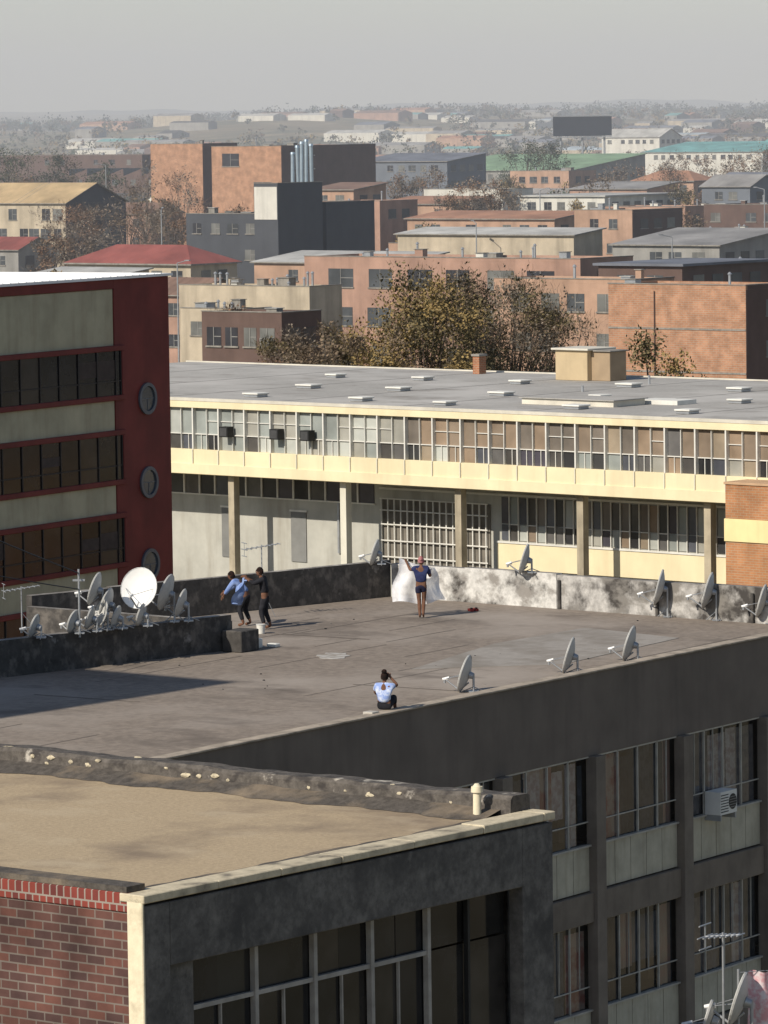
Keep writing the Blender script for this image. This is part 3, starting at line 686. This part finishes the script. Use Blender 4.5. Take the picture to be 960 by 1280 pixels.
def tree(mb,x,y,z,h,w,mats,n,ls,nc=18,twig=.0,trunk=True,lo=.60,rvf=.36):
    th=h*.35; cz=z+h*lo; rv=h*rvf
    if trunk: mb.cyl((x,y,z-.5),(x+U(-.2,.2),y,z+th),.030*h*.5,.02*h*.5,bark,8)
    cl=[]
    for i in range(nc):
        t=U(0,2*math.pi); u=U(-.9,1); r=math.sqrt(max(0,1-u*u*.9))*math.sqrt(U(.1,1))
        cx,cy,c_z=x+math.cos(t)*r*w*.42,y+math.sin(t)*r*w*.42,cz+u*rv*U(.7,1.0)
        cl.append((cx,cy,c_z,U(.7,1.3)*w*.16,random.choice(mats)))
        if trunk:
            mid=((x+cx)/2+U(-.3,.3),(y+cy)/2,(z+th+c_z)/2-U(0,.4)); st=(x,y,z+th*U(.6,1))
            mb.cyl(st,mid,.010*h*.5+.02,.007*h*.5+.01,bark,5,False); mb.cyl(mid,(cx,cy,c_z),.007*h*.5+.01,.015,bark,5,False)
    per=n//nc
    for cx,cy,c_z,s,mt in cl:
        vs=[];fs=[]
        for k in range(per):
            d=Vector((random.gauss(0,1),random.gauss(0,1),random.gauss(0,1)))
            if d.length<.1: continue
            d.normalize(); rr=s*(R()**.55)*(1.0+.25*math.sin(7*d.x+3*d.z+cx)); px,py,pz=cx+d.x*rr,cy+d.y*rr,c_z+d.z*rr*.85
            a=Vector((U(-1,1),U(-1,1),U(-1,1)))
            if a.length<.1: continue
            a.normalize(); b=a.orthogonal().normalized(); L=ls*U(.6,1.4)
            if R()<twig: W=L*.13; L*=2.4; a=(a*.5+d*.6+Vector((0,0,.5))).normalized(); b=a.orthogonal().normalized()
            else: W=L*.7
            o=len(vs); P=Vector((px,py,pz)); vs+=[P-a*L/2,P+b*W/2,P+a*L/2,P-b*W/2]; fs.append((o,o+1,o+2,o+3))
        mb.add(vs,fs,mt)
random.seed(5)
def T1(name,*a,**k):
    m=MB(); tree(m,*a,**k); m.out(name)
T1('broad_tree',2.6,297,0,16.8,10.5,[LG[0],LG[2],LG[2],LG[1],LG[0]],22000,.19,58,.3,lo=.68,rvf=.30)
T1('broad_tree',7.6,304,0,16.9,11.5,LM,22000,.19,56,.6,lo=.68,rvf=.30)
T1('broad_tree',5.0,310,0,17.2,9,[LG[0],LB[0],LG[1]],11000,.19,34,.5,lo=.68,rvf=.28)
T1('broad_tree',-.9,291,0,15.0,7,[LG[2],LG[0],LB[0]],11000,.19,34,.45,lo=.70,rvf=.26)
T1('bare_tree',-3.6,296,0,14.4,7.5,LB[:2]+[LG[0]],11000,.18,32,.8,lo=.72,rvf=.24)
T1('bare_tree',-5.8,306,0,13.4,6,LB+[LG[0]],7000,.18,22,.85,lo=.75,rvf=.22)
T1('bare_tree',11.4,312,0,15.4,7,LB[:2],8000,.18,26,.85,lo=.70,rvf=.26)
T1('green_tree',14.2,246,0,15.4,5.6,[LG[1],LG[0],LG[2],LD[1]],10000,.18,28,.1,lo=.78,rvf=.20)
T1('bare_tree',-12.6,392,0,12.5,5,LB,4000,.22,16,.8)
for x,y,h,w,mm,tw in [(-37,700,17,14,LB,.8),(-30,690,15,10,LB,.8),(-43,705,14,9,LB,.8),(-47,720,16,12,LB,.8),(-33,800,19,12,LB,.7),(-39,800,20,13,LB,.7),(-27,640,12,8,LB,.6),
    (11,760,15,8,LB,.6),(14,770,17,9,LB,.6),(18,775,16,9,[LB[0],LB[2]],.6),(21,820,16,9,LB,.6),(-3,860,17,9,LB,.6),(5,880,17,10,LB,.6),
    (47,940,17,12,LB,.5),(55,950,18,12,LB,.5),(62,1000,19,12,[LB[2],LB[0]],.5),(70,1000,19,13,[LB[2],LB[0]],.5),(78,1010,19,14,LB,.5),(84,990,18,13,[LB[2],LB[0]],.5),(-75,1010,22,15,LD,0),(-81,1020,22,15,LD,0),(-68,1015,20,12,LD,0),(33,1100,22,16,LD,0),(39,1110,20,12,LD,0),(28,980,14,9,LG,.2),(60,780,11,8,LG,.2),
    (-44,640,12,9,LB,.6),(-38,560,9,6,LG,.2),(44,700,13,9,LB,.5),(70,860,14,10,LB,.4),(30,740,13,8,LG,.3),(-20,700,14,9,LB,.5),(6,660,12,8,LG,.3),(-60,820,16,11,LB,.5),(-66,900,17,12,LB,.5),(33,600,11,6,LG,.3),
    (40,880,15,11,LB,.4),(74,940,16,12,LB,.4),(-12,800,16,9,LB,.4),(52,820,14,10,LG,.2),(-54,960,18,13,LD,0),(10,960,16,12,LB,.3),(88,1080,18,14,LD,0),(66,700,13,8,LG,.3)]:
    T1('bare_tree' if tw>.3 else 'green_tree',x,y,0,h,w,mm,3600,.32,20,tw)
m=MB(); random.seed(33)
for i in range(340):
    y=900*math.exp(U(0,.7)); x=U(-.092,.092)*y; h=U(6,13)
    tree(m,x,y,gz(x,y),h,h*U(.7,1.3),random.choice([LB,LB,LD,LG]),330,.55,8,.2,False)
m.out('distant_tree_mass')
m=MB()
for i in range(1500):
    y=1700*math.exp(U(0,1.2)); x=U(-.095,.095)*y; h=U(5,11)
    if y<4200 and y>2600 and abs(x+60)<100 and R()<.85: continue
    k=y/1700
    tree(m,x,y,gz(x,y)-1,h,h*U(.9,1.8),random.choice([LD,LD,LG,LB]),60,.9*k**.5,5,0,False)
for i in range(600):
    y=U(4000,5200); x=U(-.1,.1)*y; h=U(7,15)
    tree(m,x,y,gz(x,y)-1,h,h*U(1.2,2.4),LD,56,2.1,5,0,False)
m.out('distant_tree_line')

m=MB(); hm=leafm('hill_scrub',(.10,.10,.08)); vs=[];xs=[-1600+20*i for i in range(161)]
for j,yy in enumerate((8200,9000,10500)):
    for x in xs: vs.append((x,yy,(12,38+4*math.sin(x/210)+3*math.sin(x/77+1)+1.5*math.sin(x/23),0)[j]))
n=len(xs); m.add(vs,[(j*n+i,j*n+i+1,(j+1)*n+i+1,(j+1)*n+i) for j in range(2) for i in range(n-1)],hm,True); m.out('hills')

# ================================================================ dishes
M_dish=paint('dish_grey_paint',(.50,.49,.46),.2,3,.55,.35)
M_dishw=paint('dish_white_paint',(.78,.77,.74),.08,3,.5)
def dish(x,y,z,D,az,el=38,mat=None,pole=.5):
    """az: compass-like heading (0=+Y, 90=+X) of the dish axis"""
    mat=mat or M_dish; m=MB(); a=math.radians(az); elr=math.radians(el)
    Nn=Vector((math.sin(a)*math.cos(elr),math.cos(a)*math.cos(elr),math.sin(elr))); S=Vector((math.cos(a),-math.sin(a),0)); Up=S.cross(Nn)
    if Up.z<0: Up=-Up
    c=Vector((0,0,pole+D*.42)); rings=6; n=28; dep=D*.13
    for off,flip in ((0,False),(-.018,True)):
        vs=[c+Nn*off]; fs=[]
        for r in range(1,rings+1):
            rr=D/2*r/rings
            for i in range(n):
                t=2*math.pi*i/n; vs.append(c+S*math.cos(t)*rr*.92+Up*math.sin(t)*rr+Nn*(off+dep*(r/rings)**2))
        for i in range(n):
            j=(i+1)%n; fs.append((0,1+i,1+j))
            for r in range(rings-1): fs.append((1+r*n+i,1+(r+1)*n+i,1+(r+1)*n+j,1+r*n+j))
        if flip: fs=[tuple(reversed(q)) for q in fs]
        m.add(vs,fs,mat,True)
    vs=[]
    for i in range(n):
        t=2*math.pi*i/n; q=c+S*math.cos(t)*D/2*.92+Up*math.sin(t)*D/2+Nn*dep
        o=(S*math.cos(t)+Up*math.sin(t))*.012; vs+=[q+Nn*.012,q+o,q-Nn*.028]
    fs=[]
    for i in range(n):
        j=(i+1)%n; fs+= [(3*i,3*i+1,3*j+1,3*j),(3*i+1,3*i+2,3*j+2,3*j+1)]
    m.add(vs,fs,mat)
    low=c-Up*D*.47+Nn*dep; lnb=c+Nn*D*.60-Up*D*.30
    m.cyl(low,lnb,.022,.018,M_metal,8); m.cyl(c-Up*D*.2-Nn*.05,low,.02,.02,M_metal,8)
    d=(c-lnb).normalized(); m.cyl(lnb-d*.05,lnb+d*.12,.03,.045,M_dishw,12); m.cyl(lnb,lnb-Vector((0,0,.1)),.03,.03,M_metal,8)
    for sd in (-1,1): m.cyl(c+S*sd*D*.36+Nn*dep*.6,lnb,.008,.008,M_metal,6)
    b=c-Nn*.12; m.cyl(c-Nn*.02,b,.09,.07,M_metal,10); foot=Vector((b.x,b.y,0)); m.cyl(foot,b+Vector((0,0,.05)),.028,.028,M_metal,10)
    m.box(foot.x-.12,foot.x+.12,foot.y-.12,foot.y+.12,0,.025,M_metal)
    for t in (0.5,2.6,4.7): m.cyl((foot.x+.3*math.cos(t),foot.y+.3*math.sin(t),0),(foot.x,foot.y,max(.12,pole*.7)),.012,.012,M_metal,6)
    m.out('satellite_dish',None,(x,y,z))
for (x,y,a_) in ((1.95,112.75,-74),(4.55,116.25,-78),(6.15,118.65,-73)): dish(x,y,13.31,.9,a_,16,pole=.03)
dish(3.95,132.1,14.25,.85,-78,16,pole=.0); dish(7.5,128.9,13.31,1.0,-80,14,pole=.35); dish(8.75,127.9,13.31,1.0,-76,15,pole=.35); dish(-.2,134.9,14.28,.75,-78,16,pole=0)
dish(10.1,126.9,13.31,.9,-76,15,pole=.2)
random.seed(9)
for x,y,dz,D,az,mt in ((-7.27,119.05,.62,.85,-76,0),(-7.0,119.25,.25,.8,-72,0),(-6.25,119.95,.45,1.05,200,1),(-5.55,120.65,.3,.95,-72,0),(-5.2,121.0,.1,.75,-76,0),(-6.78,119.45,-.02,.6,-74,0),(-7.4,118.9,.05,.6,-76,0),(-6.18,120.0,-.05,.6,-72,0),(-8.7,117.6,-.02,.6,-74,0),(-7.8,118.5,.0,.6,-66,0),(-7.14,119.15,.1,.7,-120,0)):
    dish(x+.1,y+.1+(.25 if dz>.2 else 0),14.2,D,az,18,M_dishw if mt else None,pole=.02+max(0,dz))
def yagi(x,y,z,h,az,L=.9,r=.007):
    m=MB(); m.cyl((0,0,0),(0,0,h),.02,.016,M_metal,8); d=Vector((math.sin(math.radians(az)),math.cos(math.radians(az)),.12)).normalized(); q=Vector((d.y,-d.x,0)).normalized(); c=Vector((0,0,h-.05))
    m.cyl(c-d*L*.5,c+d*L*.5,.014,.014,M_metal,6)
    for i in range(8):
        p=c+d*(L*(-.5+i/7)); w=.26-.018*i; m.cyl(p-q*w,p+q*w,r,r,M_metal,6)
    w=Vector((0,0,.18)); p=c-d*L*.5; m.cyl(p-w,p+w,.008,.008,M_metal,6)
    m.cyl(p-w-q*.2,p-w+q*.2,r,r,M_metal,6); m.cyl(p+w-q*.2,p+w+q*.2,r,r,M_metal,6)
    m.cyl((0,0,h*.4),(.35,.1,0),.008,.008,M_metal,5)
    m.out('tv_antenna',None,(x,y,z))
yagi(-3.35,130.2,13.3,2.0,70,1.0,.014); yagi(-9.1,119.5,14.2,1.1,75,.9,.01)

def annex():
    K=(3.9,70.0); a=38.6; e=parent_empty('brick_annex',(K[0],K[1],0),rz(a)); m=MB()
    m.box(0,4,0,3.5,0,12.0,brick('annex_brick',(.2,.09,.06),(.16,.07,.05),(.25,.2,.16))); m.box(-.1,4.1,-.1,3.6,12.003,12.2,M_conc); m.out('walls',e)
annex()
yagi(5.02,71.6,12.2,2.4,120,.6,.012)
dish(5.35,71.8,12.2,.85,-76,17,pole=.95); dish(4.85,71.9,12.2,.6,-80,17,pole=.75)
m=MB(); tw=cloth('pink_striped_towel',(.60,.33,.35),(.66,.58,.58),9); vs=[];fs=[];nx,nz=24,16
for i in range(nx+1):
    for j in range(nz+1):
        vs.append((i/nx*1.1,.05*math.sin(i*.9)*(1-j/nz*.3)+.02*math.sin(j*.6),-j/nz*1.0+.02*math.sin(i*.8)))
for i in range(nx):
    for j in range(nz): fs.append((i*(nz+1)+j,i*(nz+1)+j+1,(i+1)*(nz+1)+j+1,(i+1)*(nz+1)+j))
m.add(vs,fs,tw,True); m.cyl((-.15,0,.0),(1.6,0,.01),.006,.006,M_metal,6); m.cyl((-.15,0,-1.75),(-.15,0,.05),.02,.02,M_metal,8); m.cyl((1.6,0,-1.75),(1.6,0,.05),.025,.025,M_metal,8); m.out('hanging_towel',None,(5.42,72.0,13.92),.25)

# ================================================================ people
SK=cloth('skin_brown',(.17,.09,.06),(.14,.07,.045),8)
def skin_obj(name,V,E,rad,mat,parent,root=0,sub=2):
    me=bpy.data.meshes.new(name); me.from_pydata(V,E,[]); o=bpy.data.objects.new(name,me); C.objects.link(o); o.parent=parent
    s=o.modifiers.new('Skin','SKIN'); s.use_smooth_shade=True
    if not me.skin_vertices: return o
    for i,r in enumerate(rad):
        me.skin_vertices[0].data[i].radius=r if isinstance(r,tuple) else (r,r)
    me.skin_vertices[0].data[root].use_root=True
    b=o.modifiers.new('Sub','SUBSURF'); b.levels=sub; b.render_levels=sub
    me.materials.append(mat); return o
def human(name,loc,az,J,topm,botm,hairm,hair='bun',sleeve=.5,botlen=.5):
    """J: joint dict, local x=right, y=forward, z=up"""
    e=parent_empty(name,loc,-math.radians(az))
    P=lambda k:Vector(J[k])
    V=[P('pelvis'),P('waist'),P('chest'),P('neck'),P('head')]; E=[(0,1),(1,2),(2,3),(3,4)]; r=[(.15,.11),(.12,.09),(.145,.10),.05,.055]
    def add(par,p,rad): V.append(Vector(p)); E.append((par,len(V)-1)); r.append(rad); return len(V)-1
    for s in ('L','R'):
        sh=add(2,P('sh'+s),.062); el=add(sh,P('el'+s),.043); wr=add(el,P('wr'+s),.028)
        d=(P('wr'+s)-P('el'+s)).normalized(); side=d.orthogonal().normalized()
        pm=add(wr,P('wr'+s)+d*.06,(.04,.022))
        for k,(o,l) in enumerate(((-.03,.07),(-.01,.08),(.01,.078),(.03,.06))):
            b=P('wr'+s)+d*.10+side*o; f1=add(pm,b,.010); f2=add(f1,b+d*l*.5+Vector((0,0,-.008)),.009); add(f2,b+d*l+Vector((0,0,-.03)),.008)
        t1=add(pm,P('wr'+s)+d*.05+side*.045,.012); add(t1,P('wr'+s)+d*.09+side*.065,.009)
        hp=add(0,P('hip'+s),.092); kn=add(hp,P('kn'+s),.060); cf=add(kn,P('kn'+s).lerp(P('an'+s),.35),.057); an=add(cf,P('an'+s),.038); add(an,P('to'+s),(.04,.022))
    skin_obj('body',V,E,r,SK,e)
    m=MB(); hd=P('head')+Vector((0,.01,.085)); n=16
    vs=[];fs=[]
    for i in range(13):
        ph=math.pi*i/12
        for j in range(n):
            t=2*math.pi*j/n; x=.072*math.sin(ph)*math.cos(t); y=.092*math.sin(ph)*math.sin(t); z=.115*math.cos(ph)
            if z<0: x*=1-.25*(-z/.115); 
            if abs(t-math.pi/2)<.3 and -.02<z<.03: y+=.018
            vs.append(hd+Vector((x,y,z)))
    for i in range(12):
        for j in range(n): fs.append((i*n+j,i*n+(j+1)%n,(i+1)*n+(j+1)%n,(i+1)*n+j))
    m.add(vs,fs,SK,True)
    for s in (-1,1):
        m.cyl(hd+Vector((s*.07,-.005,-.02)),hd+Vector((s*.085,-.01,.01)),.012,.018,SK,8)
        m.cyl(hd+Vector((s*.028,.080,.015)),hd+Vector((s*.028,.088,.015)),.011,.008,W_white,8); m.cyl(hd+Vector((s*.028,.086,.015)),hd+Vector((s*.028,.090,.015)),.005,.004,M_black,8)
    m.cyl(hd+Vector((-.022,.078,-.05)),hd+Vector((.022,.078,-.05)),.007,.007,cloth('lip',(.2,.06,.05)),6)
    m.out('head',e)
    h=MB(); vs=[];fs=[]
    for i in range(8):
        ph=math.pi*.62*i/7
        for j in range(n):
            t=2*math.pi*j/n; k=1.12+.03*math.sin(5*t+i)
            cut=1 if math.sin(t)<.35 else (.72 if i>4 else 1)
            ph2=ph*cut
            vs.append(hd+Vector((.078*k*math.sin(ph2)*math.cos(t),.095*k*math.sin(ph2)*math.sin(t)-.006,.12*k*math.cos(ph2))))
    for i in range(7):
        for j in range(n): fs.append((i*n+j,i*n+(j+1)%n,(i+1)*n+(j+1)%n,(i+1)*n+j))
    h.add(vs,fs,hairm,True)
    if hair in('bun','wrap'):
        c=hd+Vector((0,-.09,.04)) if hair=='wrap' else hd+Vector((0,-.05,.13)); vs=[];fs=[]; q0=.04 if hair=='wrap' else .062
        for i in range(7):
            ph=math.pi*i/6
            for j in range(10):
                t=2*math.pi*j/10; q=q0*(1+.12*math.sin(3*t+i)); vs.append(c+Vector((q*math.sin(ph)*math.cos(t),q*math.sin(ph)*math.sin(t),q0*.9*math.cos(ph))))
        for i in range(6):
            for j in range(10): fs.append((i*10+j,i*10+(j+1)%10,(i+1)*10+(j+1)%10,(i+1)*10+j))
        h.add(vs,fs,hairm,True)
    h.out('hair' if hair!='wrap' else 'headscarf',e)
    V=[P('pelvis')+Vector((0,0,.02)),P('waist'),P('chest'),P('chest').lerp(P('neck'),.7)];E=[(0,1),(1,2),(2,3)];r=[(.175,.14),(.155,.12),(.17,.125),(.075,.07)]
    for s in ('L','R'):
        V.append(P('sh'+s));E.append((2,len(V)-1));r.append(.08); V.append(P('sh'+s).lerp(P('el'+s),min(1,sleeve)));E.append((len(V)-2,len(V)-1));r.append(.066)
        if sleeve>1: V.append(P('el'+s).lerp(P('wr'+s),sleeve-1));E.append((len(V)-2,len(V)-1));r.append(.047)
    skin_obj('shirt',V,E,r,topm,e)
    V=[P('pelvis')+Vector((0,0,.05)),P('pelvis')-Vector((0,0,.02))];E=[(0,1)];r=[(.16,.125),(.17,.13)]
    for s in ('L','R'):
        V.append(P('hip'+s)+Vector((0,0,-.02)));E.append((1,len(V)-1));r.append(.108)
        V.append(P('hip'+s).lerp(P('kn'+s),min(1,botlen)));E.append((len(V)-2,len(V)-1));r.append(.092 if botlen<1 else .077)
        if botlen>1: V.append(P('kn'+s).lerp(P('an'+s),botlen-1));E.append((len(V)-2,len(V)-1));r.append(.057)
    skin_obj('shorts' if botlen<1 else 'trousers',V,E,r,botm,e)
    return e
def sheet(name,parent,corners,mat,nx=18,nz=16,amp=.06,sag=.12):
    a,b,c,d=[Vector(p) for p in corners]
    m=MB();vs=[];fs=[]
    for i in range(nx+1):
        for j in range(nz+1):
            s,t=i/nx,j/nz; p=a.lerp(b,s).lerp(d.lerp(c,s),t); nrm=(b-a).cross(d-a).normalized()
            p+=nrm*(amp*math.sin(s*13+t*2)*(.4+t)+amp*.6*math.sin(s*5-t*6)); p.z-=sag*math.sin(math.pi*s)*(1-t*.5); p+=(b-a).normalized()*.05*math.sin(t*7); p.z+=.05*math.sin(s*9)*t
            vs.append(p)
    for i in range(nx):
        for j in range(nz): fs.append((i*(nz+1)+j,i*(nz+1)+j+1,(i+1)*(nz+1)+j+1,(i+1)*(nz+1)+j))
    m.add(vs,fs,mat,True); return m.out(name,parent)
navy=cloth('navy_cloth',(.035,.045,.11),(.025,.03,.08)); pink=cloth('pink_scarf',(.36,.17,.16),(.28,.11,.11)); blk=cloth('black_hair',(.012,.010,.009),(.03,.015,.012),12)
J=dict(pelvis=(0,0,.93),waist=(0,.0,1.08),chest=(0,.01,1.27),neck=(0,.02,1.42),head=(0,.04,1.47),
 shL=(-.17,.0,1.36),elL=(-.30,.14,1.30),wrL=(-.40,.30,1.48),shR=(.17,0,1.36),elR=(.24,.16,1.12),wrR=(.22,.38,1.22),
 hipL=(-.085,0,.88),knL=(-.06,.03,.48),anL=(-.04,-.04,.08),toL=(-.05,.12,.03),hipR=(.085,0,.88),knR=(.06,.10,.5),anR=(.05,-.06,.12),toR=(.05,.08,.03))
e=human('woman_with_sheet',(.98,129.55,13.30),4,J,navy,cloth('dark_shorts',(.03,.03,.06)),pink,'wrap',.7,.55)
sm=bpy.data.materials.new('thin_white_cotton'); sm.use_nodes=True; nt=sm.node_tree; b=nt.nodes['Principled BSDF']; b.inputs['Base Color'].default_value=(.76,.76,.78,1); b.inputs['Roughness'].default_value=.9
n_=nt.nodes.new('ShaderNodeTexNoise'); n_.inputs['Scale'].default_value=4; mr=nt.nodes.new('ShaderNodeMapRange'); mr.inputs[1].default_value=.35; mr.inputs[2].default_value=.65; mr.inputs[3].default_value=.6; mr.inputs[4].default_value=.95
lk(nt,n_.outputs['Fac'],mr.inputs[0]); lk(nt,mr.outputs[0],b.inputs['Alpha'])
sheet('white_sheet',e,((-.62,.36,1.62),(.34,.44,1.34),(.62,.46,.42),(-.84,.38,.40)),sm,26,20,.07,.05)
J2=dict(pelvis=(0,0,.92),waist=(0,.02,1.06),chest=(0,.06,1.25),neck=(0,.10,1.40),head=(0,.13,1.45),
 shL=(-.18,.05,1.35),elL=(-.30,.25,1.25),wrL=(-.22,.47,1.38),shR=(.18,.05,1.35),elR=(.28,.27,1.2),wrR=(.18,.50,1.35),
 hipL=(-.09,0,.87),knL=(-.11,.10,.47),anL=(-.12,.0,.08),toL=(-.13,.17,.03),hipR=(.09,0,.87),knR=(.12,.02,.47),anR=(.14,-.12,.08),toR=(.15,.04,.03))
e=human('person_hanging_washing',(-3.2,127.3,13.30),-82,J2,cloth('black_top',(.03,.03,.035)),cloth('dark_trousers',(.03,.03,.035)),blk,'short',1.6,1.8)
bl=cloth('blue_cloth',(.13,.20,.42),(.26,.35,.58),3)
sheet('blue_cloth',e,((-.30,.50,1.42),(.16,.56,1.38),(.30,.8,.78),(-.35,.75,.7)),bl,amp=.08)
J4=dict(pelvis=(0,-.08,.86),waist=(0,.02,.98),chest=(0,.16,1.13),neck=(0,.28,1.24),head=(0,.34,1.26),
 shL=(-.17,.22,1.2),elL=(-.24,.36,.98),wrL=(-.16,.50,.84),shR=(.17,.22,1.2),elR=(.24,.40,1.02),wrR=(.16,.56,.92),
 hipL=(-.09,-.08,.82),knL=(-.12,.08,.45),anL=(-.13,-.04,.08),toL=(-.14,.12,.03),hipR=(.09,-.08,.82),knR=(.12,.02,.45),anR=(.14,-.14,.08),toR=(.15,.03,.03))
human('person_in_blue_jacket',(-3.8,128.2,13.30),-70,J4,bl,cloth('dark_trousers',(.03,.03,.035)),blk,'short',1.8,1.8)
J3=dict(pelvis=(0,0,.22),waist=(0,-.03,.36),chest=(0,-.02,.54),neck=(0,.02,.68),head=(0,.05,.73),
 shL=(-.17,-.01,.62),elL=(-.24,.12,.45),wrL=(-.12,.28,.36),shR=(.17,-.01,.62),elR=(.28,.12,.62),wrR=(.12,.14,.80),
 hipL=(-.09,.03,.19),knL=(-.13,.44,.33),anL=(-.12,.52,.05),toL=(-.12,.68,.03),hipR=(.09,.03,.19),knR=(.13,.44,.33),anR=(.13,.54,.06),toR=(.13,.7,.03))
human('seated_person',(-.05,108.25,13.40),12,J3,cloth('white_blue_shirt',(.56,.61,.72),(.25,.34,.62),9),cloth('dark_trousers',(.03,.03,.035)),blk,'bun',.7,1.7)
m=MB(); m.box(-.75,.45,-.16,.3,0,.10,paint('pale_kerb_block',(.45,.42,.37),.25,3,.9)); m.box(-.70,-.42,-.13,.13,.103,.2,paint('pale_kerb_block',(.45,.42,.37))); m.out('concrete_seat_block',None,(-.05,108.2,13.305),rz(AB),.01)
m=MB(); rd=cloth('red_plastic',(.35,.06,.05))
m.box(0,.1,0,.25,0,.07,rd); m.box(.15,.25,.03,.28,0,.07,rd); m.box(.02,.08,.02,.12,.072,.1,M_black); m.box(.17,.23,.05,.15,.072,.1,M_black); m.out('pair_of_shoes',None,(2.35,131.0,13.305),.4,.02)
m=MB(); m.cyl((0,0,0),(0,0,.24),.10,.12,M_white,14,True); m.cyl((0,0,.24),(0,0,.25),.13,.13,M_white,14); m.out('plastic_bucket',None,(-3.3,126.2,13.305))
m=MB()
for k in range(26):
    x=U(-6,8); y=U(112,130)
    if (x+4.24)*nb.x+(y-101.38)*nb.y>-1: continue
    s_=U(.015,.04); m.lump((x,y,13.31),s_,s_,s_*.5,random.choice([M_conc,M_black,M_black]),k)
m.out('roof_rubble')

# ================================================================ haze (real scattering air)
m=MB(); hz=bpy.data.materials.new('haze_air'); hz.use_nodes=True; nt=hz.node_tree; nt.nodes.clear(); o=nt.nodes.new('ShaderNodeOutputMaterial'); v=nt.nodes.new('ShaderNodeVolumeScatter'); v.inputs['Color'].default_value=(.88,.92,1,1); v.inputs['Density'].default_value=.00026; v.inputs['Anisotropy'].default_value=-.05
lk(nt,v.outputs[0],o.inputs['Volume']); m.box(-2500,2500,330,11000,-5,160,hz); m.out('background_haze')

# ================================================================ light, sky, camera
T=44.5; EL=36
W=bpy.data.worlds.new('World'); bpy.context.scene.world=W; W.use_nodes=True; nt=W.node_tree; bg=nt.nodes['Background']
sk=nt.nodes.new('ShaderNodeTexSky'); sk.sky_type='NISHITA'; sk.sun_disc=False; sk.sun_elevation=math.radians(EL); sk.sun_rotation=math.radians(180+T); sk.altitude=1700; sk.air_density=1.2; sk.dust_density=1.8; sk.ozone_density=2.5
hs=nt.nodes.new('ShaderNodeHueSaturation'); hs.inputs['Saturation'].default_value=.85; lk(nt,sk.outputs[0],hs.inputs['Color'])
lk(nt,hs.outputs[0],bg.inputs['Color']); bg.inputs['Strength'].default_value=.10
L=bpy.data.lights.new('sun','SUN'); L.energy=4.9; L.angle=math.radians(.5); L.color=(1,.925,.81); lo=bpy.data.objects.new('sun',L); C.objects.link(lo)
d=Vector((math.sin(math.radians(T))*math.cos(math.radians(EL)),math.cos(math.radians(T))*math.cos(math.radians(EL)),-math.sin(math.radians(EL)))); lo.rotation_euler=d.to_track_quat('-Z','Y').to_euler(); lo.location=(-60,40,120)
cam=bpy.data.cameras.new('camera'); co=bpy.data.objects.new('camera',cam); C.objects.link(co)
p=math.atan(500/6000.)
Mx=Matrix.Rotation(math.pi/2-p,4,'X')@Matrix.Rotation(math.radians(-.8),4,'Z'); Mx.translation=(0,0,27); co.matrix_world=Mx
cam.sensor_fit='VERTICAL'; cam.sensor_height=24; cam.sensor_width=18; cam.lens=24*6000/1280.; cam.clip_start=1; cam.clip_end=30000
bpy.context.scene.camera=co
vs=bpy.context.scene.view_settings; vs.view_transform='Standard'; vs.look='None'; vs.exposure=0; vs.gamma=1
